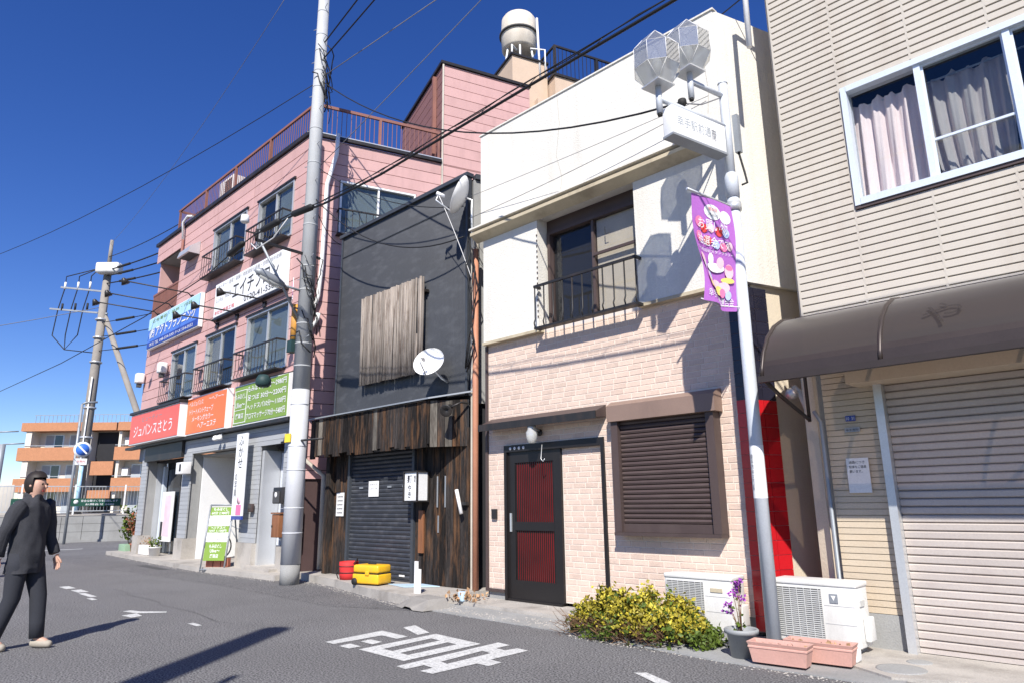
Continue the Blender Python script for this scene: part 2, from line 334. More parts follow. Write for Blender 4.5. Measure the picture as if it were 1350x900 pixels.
class Wall:
    def __init__(s, C, d, n): s.C = Vector((C[0], C[1], 0)); s.d = Vector((d[0], d[1], 0)).normalized(); s.n = Vector((n[0], n[1], 0)).normalized(); s.M = Matrix((s.d, s.n, Vector((0, 0, 1)))).transposed()
    def p(s, a, o, z): return s.C + s.d*a + s.n*o + Vector((0, 0, z))
    def box(s, mb, a0, a1, o0, o1, z0, z1, bev=0.0): return mb.rbox(s.p((a0+a1)/2, (o0+o1)/2, (z0+z1)/2), (abs(a1-a0), abs(o1-o0), abs(z1-z0)), s.M, bev)
    def B(s, name, mat, parent, *a, **k): return build(s.box(MB(), *a, **k), name, mat, parent)
def cut(a0, a1, holes):
    out = [(a0, a1)]
    for h0, h1 in holes:
        nx = []
        for q0, q1 in out:
            if h1 <= q0 or h0 >= q1: nx.append((q0, q1)); continue
            if h0 > q0: nx.append((q0, h0))
            if h1 < q1: nx.append((h1, q1))
        out = nx
    return [q for q in out if q[1]-q[0] > 0.01]
def clad(W, a0, a1, z0, z1, row, holes, mat, parent, name='board', gap=0.010, th=0.03, seams=(), off=0.0):
    z = z0
    while z < z1-0.02:
        zt = min(z+row, z1)
        br = sorted({z, zt} | {q for h in holes for q in (h[2], h[3]) if z+0.01 < q < zt-0.01})
        for za, zb in zip(br[:-1], br[1:]):
            hs = [(h[0], h[1]) for h in holes if h[2] < zb-0.005 and h[3] > za+0.005]
            hs += [(q-gap/2, q+gap/2) for q in seams]
            top = zb - (gap if abs(zb-zt) < 1e-6 else 0)
            for q0, q1 in cut(a0, a1, hs):
                j = random.uniform(0, 0.003)
                W.B(name, mat, parent, q0, q1, off-th, off+j, za, top)
        z = zt
def guard(W, parent, a0, a1, z0, z1, out=0.2, n=12, mat='black_metal', name='window_guard', r=0.008):
    g = MB()
    for z, t in ((z1, 0.035), (z0+0.03, 0.03)):
        W.box(g, a0, a1, out-0.03, out, z-t, z)
        for a in (a0, a1-0.03): W.box(g, a, a+0.03, 0.0, out-0.03, z-t, z)
    W.box(g, a0+0.03, a1-0.03, 0.012, out-0.03, z0, z0+0.02)
    go = build(g, name, mat, parent)
    for i in range(n+1):
        a = a0+0.015+(a1-a0-0.03)*i/n
        pts = [W.p(a, out-0.015, z1-0.03), W.p(a, out-0.015, z0+0.15), W.p(a, out+0.01, z0+0.09), W.p(a, out-0.012, z0+0.015)]
        build(MB().tube(pts, r, 5), 'bar', mat, go)
    return go
def window(W, parent, a0, a1, z0, z1, panes=2, depth=0.06, fr=0.045, glass='glass_dark', curtain=None, frame='aluminium', back=-0.09, cfrac=(0, 1)):
    f = MB()
    W.box(f, a0, a0+fr, back, 0.025, z0, z1); W.box(f, a1-fr, a1, back, 0.025, z0, z1)
    W.box(f, a0+fr, a1-fr, back, 0.023, z0, z0+fr); W.box(f, a0+fr, a1-fr, back, 0.023, z1-fr, z1)
    wd = (a1-a0-2*fr)/panes
    for i in range(1, panes): W.box(f, a0+fr+wd*i-0.02, a0+fr+wd*i+0.02, -depth-0.01, 0.0, z0+fr, z1-fr)
    fo = build(f, 'window', frame, parent)
    for i in range(panes):
        o = -depth+(0.02 if i % 2 else 0.0)
        W.B('pane', glass, fo, a0+fr+wd*i, a0+fr+wd*(i+1), o-0.004, o, z0+fr, z1-fr)
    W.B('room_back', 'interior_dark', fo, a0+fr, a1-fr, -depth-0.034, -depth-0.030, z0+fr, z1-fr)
    if curtain:
        c0 = a0+fr+(a1-a0-2*fr)*cfrac[0]; c1 = a0+fr+(a1-a0-2*fr)*cfrac[1]
        W.B('curtain', curtain, fo, c0, c1, -depth-0.026, -depth-0.020, z0+fr, z1-fr)
    return fo

# ---------------------------------------------------------------- ground
g = MB(); g.add([(-400, -400, 0), (400, -400, 0), (400, 400, 0), (-400, 400, 0)], [(0, 1, 2, 3)])
struct(build(g, 'road', 'asphalt', origin=(0, 0, 0)))
def slab(name, poly, z, mat='concrete'):
    return struct(build(MB().prism(poly, -0.05, z), name, mat, origin=(poly[0][0], poly[0][1], 0)))
slab('pavement', [(-24.6, 6.86), (-20.5, 6.62), (-16.4, 6.42), (-13.0, 6.62), (-12.75, 9.5), (-24.6, 9.5)], 0.10)
slab('pavement', [(-12.74, 7.02), (-11.2, 6.82), (-9.6, 6.45), (-8.15, 6.27), (-7.95, 7.05), (-7.95, 8.2), (-12.74, 8.2)], 0.13)
slab('pavement', [(-7.94, 6.78), (-5.6, 6.72), (-4.9, 6.6), (-4.9, 7.6), (-7.94, 7.6)], 0.055)
slab('pavement', [(-2.5, 6.55), (-2.0, 6.25), (-1.2, 6.62), (-0.95, 7.0), (3.5, 7.02), (3.5, 7.6), (-3.1, 7.6), (-3.1, 6.95)], 0.03)
# gutter strip of old asphalt and crumbs along the wall foot
slab('gutter', [(-8.1, 6.18), (-5.3, 6.15), (-3.4, 5.98), (-1.9, 6.03), (-1.9, 6.3), (-2.6, 6.55), (-3.2, 6.95), (-3.2, 7.3), (-4.89, 7.3), (-4.89, 6.59), (-5.6, 6.71), (-7.95, 6.77)], 0.012, 'concrete_grey')
def flatpoly(name, loops, z, mat, parent=None):
    cu = bpy.data.curves.new('p', 'CURVE'); cu.dimensions = '2D'; cu.fill_mode = 'BOTH'
    for lp in loops:
        sp = cu.splines.new('POLY'); sp.points.add(len(lp)-1); sp.use_cyclic_u = True
        for q, (x, y) in zip(sp.points, lp): q.co = (x, y, 0, 1)
    me = curve_mesh(cu); me.name = name; me.materials.clear(); me.materials.append(MATS[mat])
    o = bpy.data.objects.new(name, me); COL.objects.link(o); o.location.z = z
    return o
def marking(loops, name='road_marking'):
    return struct(flatpoly(name, loops, 0.005, 'road_paint'))
marking([[(-6.84,4.09),(-6.93,4.87),(-6.42,4.85),(-6.40,4.69),(-6.69,4.70),(-6.67,4.09)]])
marking([[(-6.54,4.07),(-6.56,4.22),(-6.35,4.21),(-6.35,4.07)]])
marking([[(-6.57,4.35),(-6.60,4.49),(-6.38,4.49),(-6.35,4.35)]])
marking([[(-6.91,5.15),(-6.93,5.34),(-6.42,5.15),(-6.41,4.98)]])
marking([[(-6.24,4.11),(-6.31,5.15),(-5.52,5.10),(-5.48,4.10)],[(-6.07,4.28),(-6.14,4.95),(-5.98,4.94),(-5.92,4.29)],[(-5.79,4.29),(-5.84,4.93),(-5.69,4.92),(-5.66,4.28)]])
marking([[(-5.36,3.93),(-5.44,5.27),(-5.25,5.25),(-5.25,5.06),(-5.11,5.04),(-5.09,5.19),(-4.93,5.18),(-4.92,4.67),(-4.76,4.65),(-4.75,4.48),(-4.90,4.48),(-4.90,3.97),(-5.06,3.96),(-5.07,4.11),(-5.21,4.12),(-5.21,3.92)],[(-5.20,4.31),(-5.26,4.88),(-5.12,4.86),(-5.09,4.29)]])
marking([[(-3.66,5.13),(-3.58,5.20),(-3.20,5.02),(-3.28,4.93)]])
for cx, cy, lx, ly in ((-15.0,3.62,.5,.16),(-14.2,3.62,.5,.16),(-13.45,3.55,.7,.10),(-12.8,3.45,.3,.08),(-9.05,3.60,.28,.07)):
    marking([[(cx-lx/2,cy-ly/2),(cx+lx/2,cy-ly/2),(cx+lx/2,cy+ly/2),(cx-lx/2,cy+ly/2)]])
marking([[(-10.95,3.35),(-10.6,3.42),(-10.35,3.72),(-10.45,3.76),(-10.75,3.52),(-10.98,3.46)]])
marking([[(-10.55,3.22),(-10.25,3.25),(-10.3,3.4),(-10.6,3.42)]])
marking([[(-30.5,-5),(-30.3,-5),(-28.6,7.2),(-28.85,7.3)]])
struct(flatpoly('road_patch', [[(-26,4.9),(-13.2,5.6),(-9.2,5.5),(-7.6,6.15),(-8.3,6.2),(-11.5,6.7),(-13.2,6.45),(-16.4,6.35),(-24.5,6.8)]], 0.003, 'road_patch'))
struct(flatpoly('road_patch', [[(-19.2,6.05),(-17.4,6.0),(-17.2,6.2),(-19.1,6.28)]], 0.0045, 'road_crack'))
def crack(pts, w_=0.012):
    up_ = [(x, y+w_*random.uniform(.4,1)) for x, y in pts]; dn_ = [(x, y-w_*random.uniform(.4,1)) for x, y in reversed(pts)]
    struct(flatpoly('road_crack', [up_+dn_], 0.0042, 'road_crack'))
crack([(-14.0+i*0.35, 4.1+0.05*math.sin(i*1.3)+random.uniform(-.03,.03)-i*0.012) for i in range(16)], 0.005)
# round inspection lids in the concrete
for x, y, r in ((-2.02,6.58,.19),(-1.98,6.95,.10)):
    struct(build(MB().lathe((x, y, 0.03), [(0, .006), (r*0.9, .006), (r, .004), (r, -.01)], 28), 'inspection_lid', 'concrete_grey'))

# ---------------------------------------------------------------- pink building
PB = thing('pink_building', 'three storey pink weatherboard building with shops below and roof railing', 'building', (-18.3, 7.5, 0))
F = Wall((0, 7.0), (1, 0), (0, -1))                        # front, a = world x
S = Wall((-13.4, 7.0), D, -NB)                             # right hand side wall, a = metres from the corner
def quadpoly(x0, x1, y0, dep, rin=0.06):
    c = Vector((x1, y0, 0)); b = c + D*dep
    return [(x0, y0), (c.x, c.y), (b.x, b.y), (b.x-(x1-x0)*0.9, b.y+3.0), (x0, y0+dep*0.8)]
core = MB()
core.prism(quadpoly(-23.25, -13.49, 7.10, 9.0), 3.16, 7.2)
core.prism(quadpoly(-21.15, -13.49, 7.10, 9.0), 7.2, 9.25)
core.prism([(-23.25, 8.6), (-21.15, 8.6), (-21.15, 14), (-23.25, 14)], 7.2, 9.25)
core.prism(quadpoly(-23.25, -13.49, 7.10, 9.0), 9.25, 9.84)
tw0 = S.p(3.25, -0.06, 0)
build(core, 'wall', 'joint_dark', PB)
HF = [(-20.95,-19.12,4.36,5.82), (-18.45,-16.6,4.36,5.85), (-16.0,-13.85,4.38,5.9), (-18.6,-16.5,7.55,8.95), (-15.85,-14.0,7.5,8.9), (-23.4,-21.1,7.25,9.2)]
clad(F, -23.3, -13.42, 3.24, 9.8, 0.283, HF, 'pink_siding', PB, gap=0.018, seams=(-20.98, -18.52, -16.2))
HS = [(0.72, 2.60, 7.45, 8.82), (0.30, 1.05, 0.1, 1.95)]
clad(S, 0.03, 6.0, 0.15, 9.8, 0.283, HS, 'pink_siding', PB, gap=0.016, seams=(3.24,))
build(MB().box(-13.46,-13.40,7.005,7.06,0.2,9.8), 'corner_trim', 'pipe_cream', PB)
sw = MB(); S.box(sw, 0.06, 9.0, -0.4, -0.05, 0.0, 3.16); build(sw, 'wall', 'joint_dark', PB)
# windows and guards
for i, (a0, a1, z0, z1) in enumerate(HF[:5]):
    two = i < 3
    window(F, PB, a0+0.01, a1-0.01, z0, z1, 2, glass='glass_clear', curtain=('curtain_grey','curtain_tan','curtain_grey','curtain_grey','curtain_grey')[i], cfrac=((0.5,1.0),(0.0,0.45),(0.0,1.0),(0.1,0.45),(0.55,0.9))[i])
    f = MB(); F.box(f, a0-0.05, a1+0.05, 0.006, 0.05, z1+0.002, z1+0.05); build(f, 'window_head', 'black_metal', PB)
    guard(F, PB, a0-0.12, a1-0.05, z0-0.06, z0+0.62, out=0.26, n=13)
window(S, PB, 0.74, 2.58, 7.47, 8.80, 2, glass='glass_clear', curtain='curtain_grey', frame='white_paint')
guard(S, PB, 0.68, 2.62, 7.40, 8.02, out=0.22, n=12)
# open corner balcony of the third floor
nb = MB(); nb.box(-23.25,-23.15,7.1,8.6,7.26,9.2); build(nb, 'balcony_wall', 'pink_siding', PB)
B('balcony_floor', 'concrete_grey', PB, -23.25,-21.15,7.02,8.58,7.203,7.26)
B('balcony_ceiling', 'concrete_grey', PB, -23.25,-21.15,7.08,8.58,9.2,9.247)
B('balcony_door', 'interior_dark', PB, -22.8,-21.5,8.5,8.57,7.27,9.1)
gb = MB(); gb.box(-23.28,-21.12,6.99,7.03,8.05,8.11); gb.box(-23.28,-21.12,6.99,7.03,7.3,7.34)
gbo = build(gb, 'balcony_rail', 'brown_rail', PB)
for i in range(24): build(MB().box(-23.27+i*0.0925,-23.235+i*0.0925,7.0,7.02,7.34,8.05), 'bar', 'brown_rail', gbo)
# roof edge and railing
rf = MB(); F.box(rf, -23.4, -13.30, -0.02, 0.06, 9.80, 9.90); S.box(rf, 0.05, 3.23, -0.02, 0.07, 9.80, 9.88); build(rf, 'roof_edge', 'black_metal', PB)
rs = MB(); S.box(rs, 0.0, 3.23, -0.04, 0.05, 9.884, 9.915); build(rs, 'roof_flashing', 'aluminium', PB)
rt_ = MB(); F.box(rt_, -21.7, -13.42, -0.06, -0.01, 10.55, 10.61); S.box(rt_, 0.02, 3.2, -0.07, -0.02, 10.62, 10.69)
S.box(rt_, 0.02, 3.2, -0.06, -0.03, 9.93, 9.96); F.box(rt_, -21.7, -13.44, -0.05, -0.02, 9.93, 9.96); F.box(rt_, -21.76, -21.70, -2.5, -0.0, 10.55, 10.61)
rail = build(rt_, 'roof_railing', 'brown_rail', PB)
for i in range(5): F.B('post', 'brown_rail', rail, -21.7+i*2.05, -21.64+i*2.05, -0.065, -0.005, 9.90, 10.56)
for a in (0.03, 1.62, 3.14): S.B('post', 'brown_rail', rail, a, a+0.06, -0.075, -0.015, 9.916, 10.64)
for i in range(74): F.B('bar', 'brown_rail', rail, -21.58+i*0.11, -21.568+i*0.11, -0.045, -0.03, 9.95, 10.55)
for i in range(27): S.B('bar', 'brown_rail', rail, 0.14+i*0.113, 0.152+i*0.113, -0.05, -0.035, 9.95, 10.63)
# stair tower
TF = Wall((tw0.x, tw0.y), NB, -D)                          # tower front
tb = MB(); c = S.p(3.27, -0.07, 0)
tb.prism([(c.x, c.y), *[((c + D*2.55).x, (c + D*2.55).y)], ((c + D*2.55 + NB*3.4).x, (c + D*2.55 + NB*3.4).y), ((c + NB*3.4).x, (c + NB*3.4).y)], 9.85, 12.7)
build(tb, 'tower', 'joint_dark', PB)
clad(S, 3.26, 5.82, 9.8, 12.68, 0.283, [], 'pink_siding', PB, gap=0.016)
TW = Wall((S.p(3.25, -0.02, 0).x, S.p(3.25, -0.02, 0).y), NB, -D)
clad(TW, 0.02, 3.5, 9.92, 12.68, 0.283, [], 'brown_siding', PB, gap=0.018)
te = MB(); TW.box(te, -0.06, 3.55, -0.1, 0.06, 12.68, 12.76); S.box(te, 3.2, 5.85, -0.1, 0.05, 12.682, 12.758); build(te, 'tower_edge', 'black_metal', PB)
TW.B('downpipe', 'brown_rail', PB, 0.42, 0.52, 0.01, 0.11, 9.92, 12.55); S.B('corner_trim', 'pipe_cream', PB, 3.235, 3.275, 0.006, 0.03, 7.0, 12.66)
# tan stair head behind, with tank base and roof terrace rail
K = Wall(S.p(0, -0.5, 0)[:2], D, -NB)
k1 = MB(); K.box(k1, 5.55, 6.7, -1.6, 0, 9.8, 14.0); build(k1, 'stair_head', 'tan_block', PB)
k2 = MB(); K.box(k2, 6.75, 10.5, -2.2, 0.35, 9.8, 13.45); build(k2, 'stair_head', 'tan_block', PB)
ke = MB(); K.box(ke, 5.5, 6.73, -1.65, 0.05, 14.002, 14.06); K.box(ke, 6.70, 10.55, -2.25, 0.40, 13.453, 13.53); build(ke, 'stair_head_edge', 'black_metal', PB)
kr = MB(); K.box(kr, 6.75, 10.5, 0.30, 0.35, 14.44, 14.50); K.box(kr, 6.75, 6.80, -2.2, 0.30, 14.44, 14.50)
kro = build(kr, 'terrace_railing', 'black_metal', PB)
for a in (6.75, 8.2, 9.6): K.B('post', 'black_metal', kro, a, a+0.07, 0.28, 0.35, 13.53, 14.44)
for i in range(24): K.B('bar', 'black_metal', kro, 6.9+i*0.14, 6.915+i*0.14, 0.31, 0.325, 13.53, 14.44)
for i in range(14): K.B('bar', 'black_metal', kro, 6.765, 6.78, -1.75+i*0.14, -1.735+i*0.14, 13.53, 14.44)
pk = MB(); K.box(pk, 6.32, 6.40, 0.02, 0.10, 10.0, 12.4); K.box(pk, 6.25, 6.47, 0.015, 0.2, 12.4, 12.68); build(pk, 'drain_head', 'tan_block', PB)
# water tank on the stair head
tk0 = K.p(6.10, -0.62, 14.06); tk = tk0+Vector((0, 0, 0.22))
WT = thing('water_tank', 'round cream rooftop water tank on a steel stand', 'water tank', tk)
build(MB().lathe(tk, [(0.0,1.62),(0.30,1.60),(0.47,1.52),(0.50,1.46),(0.52,1.44),(0.545,0.95),(0.545,0.93)], 32), 'tank_top', 'tank', WT)
build(MB().lathe(tk, [(0.545,0.93),(0.60,0.93),(0.60,0.88),(0.545,0.88)], 32), 'tank_flange', 'ac_dark', WT)
build(MB().lathe(tk, [(0.545,0.88),(0.52,0.42),(0.46,0.36),(0.0,0.36)], 32), 'tank_body', 'tank', WT)
for j in range(6):
    a = j*math.pi/3+0.3
    build(MB().tube([tk+Vector((0.40*math.cos(a),0.40*math.sin(a),0.37)), tk0+Vector((0.50*math.cos(a),0.50*math.sin(a),0.0))], 0.03, 8), 'leg', 'white_paint', WT)
build(MB().tube([K.p(6.45,0.02,13.5), K.p(6.42,-0.05,15.55)], 0.035, 8), 'overflow_pipe', 'white_plastic', WT)
build(MB().tube([K.p(5.62,-0.15,14.08), K.p(5.62,-0.15,14.45), K.p(5.85,-0.3,14.45)], 0.03, 8), 'inlet_pipe', 'white_plastic', WT)
build(MB().tube([K.p(6.2,-0.1,14.47), K.p(6.62,0.03,14.47), K.p(6.62,0.03,13.6)], 0.03, 8), 'inlet_pipe', 'white_plastic', WT)

# ground floor of the pink building: cladding, openings, doors
G = MB()
G.box(-23.2,-13.45,7.09,7.3,2.78,3.16)
for a0, a1 in ((-22.72,-22.30),(-19.42,-18.9),(-15.7,-14.93),(-13.78,-13.45)): G.box(a0+0.02,a1-0.02,7.09,7.5,0.1,2.78)
build(G, 'wall', 'concrete_grey', PB)
HG = [(-22.28,-19.44,0,2.78),(-18.88,-15.72,0,2.78),(-14.92,-13.8,0,2.62)]
clad(Wall((0, 7.05), (1, 0), (0, -1)), -22.74, -13.44, 0.62, 3.15, 0.105, HG, 'grey_tile', PB, name='tile_course', gap=0.006, th=0.035)
for a0, a1 in ((-22.74,-22.28),(-19.44,-18.88),(-15.72,-14.92),(-13.8,-13.44)): B('plinth', 'concrete', PB, a0, a1, 7.0, 7.35, 0.1, 0.615)
B('shop_ledge', 'black_metal', PB, -23.9, -13.35, 6.86, 7.04, 3.155, 3.23)
B('shop_fascia', 'black_metal', PB, -22.3, -19.42, 6.96, 7.06, 2.72, 3.15)
# salon recess
for q in ((-22.34,-22.28,7.36,7.60),(-19.5,-19.43,7.36,7.60)): B('recess_wall', 'grey_tile', PB, q[0], q[1], q[2], q[3], 0.1, 2.75)
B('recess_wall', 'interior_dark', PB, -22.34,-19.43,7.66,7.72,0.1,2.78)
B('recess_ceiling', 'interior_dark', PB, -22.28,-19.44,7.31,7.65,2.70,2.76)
sd = B('shop_door', 'glass_dark', PB, -22.0,-19.5,7.60,7.65,0.12,2.5)
for a in (-20.95,-20.3,-19.56): B('door_frame', 'black_metal', sd, a, a+0.06, 7.56, 7.5995, 0.12, 2.5)
B('door_frame', 'alum_blue', sd, -22.24,-22.10,7.5,7.6,0.12,2.6)
# stair entry
B('recess_wall', 'white_paint', PB, -18.9,-18.84,7.36,8.5,0.1,2.76); B('recess_wall', 'apt_wall', PB, -15.74,-15.69,7.52,8.9,0.1,2.76)
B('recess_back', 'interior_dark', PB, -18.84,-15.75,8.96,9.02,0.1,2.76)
B('recess_ceiling', 'concrete_grey', PB, -18.84,-15.74,7.31,8.95,2.70,2.76)
sw4 = B('shop_window', 'glass_dark', PB, -18.7,-15.9,8.88,8.95,0.9,2.5)
for q in (-18.7,-17.5,-16.3): B('frame', 'black_metal', sw4, q, q+0.06, 8.84, 8.8795, 0.1, 2.6)
B('notice_board', 'wood_brown', PB, -18.2,-17.0,8.80,8.83,2.05,2.25)
B('notice_board', 'wood_brown', PB, -18.2,-17.0,8.80,8.83,1.50,1.85)
B('drape', 'curtain_tan', PB, -18.3,-17.6,8.78,8.80,0.5,1.35)
# steel door
B('door_reveal', 'aluminium', PB, -14.92,-14.80,7.1,7.55,0.13,2.62)
dr = B('door', 'door_lilac', PB, -14.78,-13.83,7.50,7.56,0.15,2.58)
for z in (0.95, 1.75): B('door_seam', 'grey_metal', dr, -14.77,-13.84,7.494,7.4995,z,z+0.015)
B('door_handle', 'aluminium', dr, -14.70,-14.66,7.45,7.4995,1.05,1.2)
B('door_step', 'concrete', PB, -15.0,-13.7,6.82,7.5,0.1,0.16)
# wall items of the pink building
def blk(name, label, cat, mat, a0, a1, y0, y1, z0, z1, bev=0.01, group=None):
    return tag(build(MB().box(a0, a1, y0, y1, z0, z1, bev), name, mat), label, cat, group)
mb_ = thing('mailbox', 'black wall mailbox with pale emblem beside the lilac steel door', 'mailbox', (-13.62, 6.95, 1.55))
B('body', 'black_metal', mb_, -13.80,-13.30,6.86,7.04,1.45,1.78, bev=0.012); B('flap', 'ac_dark', mb_, -13.78,-13.5,6.845,6.858,1.47,1.70)
build(MB().lathe((-13.64,6.84,1.63), [(0,0.004),(0.05,0.004),(0.055,0)], 16, axis=(0,-1,0)), 'emblem', 'paper', mb_)
mb2 = thing('wooden_mailbox', 'narrow brown wooden letter box below the black mailbox', 'mailbox', (-13.6, 6.95, 0.85))
B('body', 'wood_brown', mb2, -13.74,-13.44,6.84,7.0,0.78,1.24, bev=0.01); B('lid', 'wood_brown', mb2, -13.76,-13.42,6.82,7.0,1.245,1.275); B('knob', 'black_metal', mb2, -13.72,-13.69,6.825,6.839,0.98,1.02)
blk('electric_meter', 'dark grey meter box on wall under the two mailboxes', 'meter box', 'ac_dark', -13.44,-13.2,6.98,7.2,0.62,1.42)
it = thing('intercom', 'small brown intercom box on the pillar left of the steel door', 'intercom', (-15.0, 7.0, 1.35))
B('body', 'brown_metal', it, -15.12,-14.96,6.95,7.015,1.28,1.46, bev=0.008); B('grille', 'ac_dark', it, -15.09,-14.99,6.944,6.9495,1.36,1.43)
lb = thing('light_box', 'small white light box on the tiled pillar between the shops', 'lamp', (-18.75, 6.95, 2.3))
B('body', 'white_plastic', lb, -19.2,-18.75,6.78,7.01,2.25,2.55, bev=0.01); B('emblem', 'ink', lb, -18.95,-18.84,6.772,6.779,2.32,2.50)
for i, a in enumerate((-17.0, -16.75)):
    t = thing('spotlight', ('small round white spotlight under the orange sign, on the salon side', 'small round white spotlight under the orange sign, on the utility pole side')[i], 'spotlight', (a, 6.9, 3.0), 'twin spotlights below the orange sign')
    build(MB().lathe((a, 6.86, 3.02), [(0, 0.09), (0.05, 0.07), (0.075, 0.0), (0.06, -0.04), (0, -0.04)], 16), 'shade', 'white_plastic', t)
    build(MB().tube([(a, 6.87, 3.08), (a, 6.95, 3.152)], 0.02, 6), 'stem', 'grey_metal', t)
# roof unit, vents, pipes
ra = thing('roof_air_conditioner', 'cream air conditioner unit on the pink roof behind the railing', 'air conditioner', (-18.9, 7.6, 9.84))
B('case', 'ac_white', ra, -19.5,-18.55,7.35,7.75,9.86,10.85, bev=0.02)
for i in range(12): B('louvre', 'ac_dark', ra, -19.1,-18.62,7.335,7.348,9.95+i*0.07,9.985+i*0.07)
vh = thing('vent_hood', 'grey sheet metal vent hood on the pink wall under the roof', 'vent hood', (-20.0, 6.9, 8.6))
build(MB().extr([(-20.45,6.99,8.95),(-20.45,6.72,8.75),(-20.45,6.66,8.55),(-20.45,6.99,8.55)], (0.85,0,0)), 'hood', 'aluminium', vh)
build(MB().box(-20.40,-19.65,6.72,6.98,8.535,8.548), 'grille', 'ac_dark', vh)
pp = thing('vent_pipe', 'brown bent vent pipe on the pink wall near the open balcony', 'pipe', (-21.0, 6.9, 9.0))
build(MB().tube([(-20.9,6.93,9.35),(-20.9,6.88,9.9),(-20.6,6.9,10.02),(-20.35,6.95,9.95)], 0.04, 8), 'elbow', 'white_plastic', pp)
build(MB().tube([(-20.9,6.93,9.35),(-20.9,6.93,8.95),(-20.75,6.93,8.8)], 0.04, 8), 'pipe', 'brown_rail', pp)
for a, z in ((-21.25, 5.25), (-23.2, 5.2)):
    t = thing('wall_lantern', 'white covered lamp beside the leftmost second floor window' if a > -22 else 'white horn lamp at the far corner of the pink wall', 'lamp', (a, 6.95, z))
    build(MB().box(a-0.13,a+0.13,6.72,6.96,z,z+0.32,0.05), 'cover', 'white_plastic', t); build(MB().box(a-0.07,a+0.07,6.78,6.9,z-0.12,z-0.005), 'base', 'ac_dark', t)
tag(build(MB().tube([(-12.98,7.55,0.15),(-12.98,7.55,2.0),(-13.22,7.14,2.4),(-13.22,7.14,9.7)], 0.055, 10), 'drainpipe', 'pipe_cream'), 'cream drainpipe running up the corner of the pink building', 'drainpipe')
hz = [S.p(0.62,0.05,9.95), S.p(0.60,0.08,9.4), S.p(0.42,0.08,8.6), S.p(0.40,0.08,6.6), S.p(0.36,0.08,5.9), S.p(0.22,0.09,5.45), S.p(0.2,0.1,5.3), S.p(0.28,0.1,5.2), S.p(0.36,0.1,5.35), S.p(0.38,0.1,5.5)]
tag(build(MB().tube(hz, 0.05, 10), 'white_hose', 'white_plastic'), 'thick white hose hanging down the side of the pink wall', 'hose')
# small gate in the gap beside the pink building
gt = thing('side_gate', 'narrow pale side door with white frame between pink and black buildings', 'door', (-12.7, 7.9, 0.1))
SG = Wall((-13.2, 7.75), (1, 0.12), (0.12, -1))
for a in (0.0, 0.92): SG.B('frame', 'white_paint', gt, a, a+0.06, -0.06, 0.0, 0.10, 1.95)
SG.B('frame', 'white_paint', gt, 0.06, 0.92, -0.06, 0.0, 1.89, 1.95)
SG.B('panel', 'curtain_pink', gt, 0.06, 0.92, -0.045, -0.03, 0.12, 1.05); SG.B('panel', 'curtain_pink', gt, 0.06, 0.92, -0.045, -0.03, 1.12, 1.88); SG.B('cross_bar', 'black_metal', gt, 0.06, 0.92, -0.05, -0.02, 1.055, 1.115)

# ---------------------------------------------------------------- signs on the pink building
def signbox(name, label, x0, x1, y0, y1, z0, z1, face, side='sign_white', frame=0.03):
    t = thing(name, label, 'sign', ((x0+x1)/2, (y0+y1)/2, z0))
    B('case', side, t, x0, x1, y0+0.012, y1, z0, z1)
    B('face', face, t, x0+frame, x1-frame, y0, y0+0.0115, z0+frame, z1-frame)
    return t
s1 = signbox('shop_sign', 'red shop sign with white Japanese lettering over the leftmost shop', -22.95, -19.02, 6.66, 7.0, 3.235, 4.14, 'sign_red')
text('ビューティー', (-21.9,6.656,3.86), XU, ZU, 1.6, 0.15, 'ink_grey', s1)
text('ジュバンスさとう', (-22.55,6.656,3.44), XU, ZU, 3.1, 0.34, 'sign_white', s1, bold=0.006)
B('hood', 'black_metal', s1, -23.0,-18.98,6.62,7.0,4.145,4.22)
s2 = signbox('shop_sign', 'orange shop sign with four lines of white Japanese lettering', -18.92, -16.45, 6.82, 6.99, 3.235, 4.22, 'sign_orange')
for s_, x, z, wd_, h in (('ベルジュバンス',-18.75,3.98,0.9,.13),('～ヘアー～',-17.5,4.02,.9,.1),('トリートメントウェーブ',-18.7,3.76,1.5,.15),('メーキングカラー',-18.5,3.56,1.35,.15),('ヘアーエステ',-18.1,3.36,1.15,.15)):
    text(s_, (x,6.816,z), XU, ZU, wd_, h, 'sign_white', s2, bold=0.006)
s3 = signbox('shop_sign', 'green massage price sign with white lettering beside the utility pole', -16.15, -13.47, 6.88, 6.99, 3.24, 4.2, 'sign_green')
bx = MB()
for a in ((-16.08,-15.45,3.30,3.315),(-16.08,-15.45,4.06,4.075),(-16.08,-16.062,3.315,4.06),(-15.468,-15.45,3.315,4.06),(-16.06,-15.47,3.60,3.612)): bx.box(a[0],a[1],6.8735,6.8795,a[2],a[3])
build(bx, 'border', 'sign_white', s3)
for s_, x, z, wd_, h in (('もみほぐし',-16.04,3.86,.55,.13),('Ulive～',-16.02,3.66,.5,.13),('鷹巣店',-15.98,3.40,.42,.13),('もみほぐし60分～2980円',-15.40,3.98,1.85,.14),('足つぼ 30分～2200円',-15.40,3.77,1.85,.14),('ヘッドスパ10分～1100円',-15.40,3.56,1.85,.14),('アロママッサージ70分～5480円',-15.40,3.34,1.85,.15)):
    text(s_, (x,6.872,z), XU, ZU, wd_, h, 'sign_white', s3, bold=0.01)
s4 = signbox('wall_sign', 'long white wall sign with large grey katakana and a phone number', -17.9, -13.98, 6.88, 6.99, 6.22, 7.16, 'sign_white')
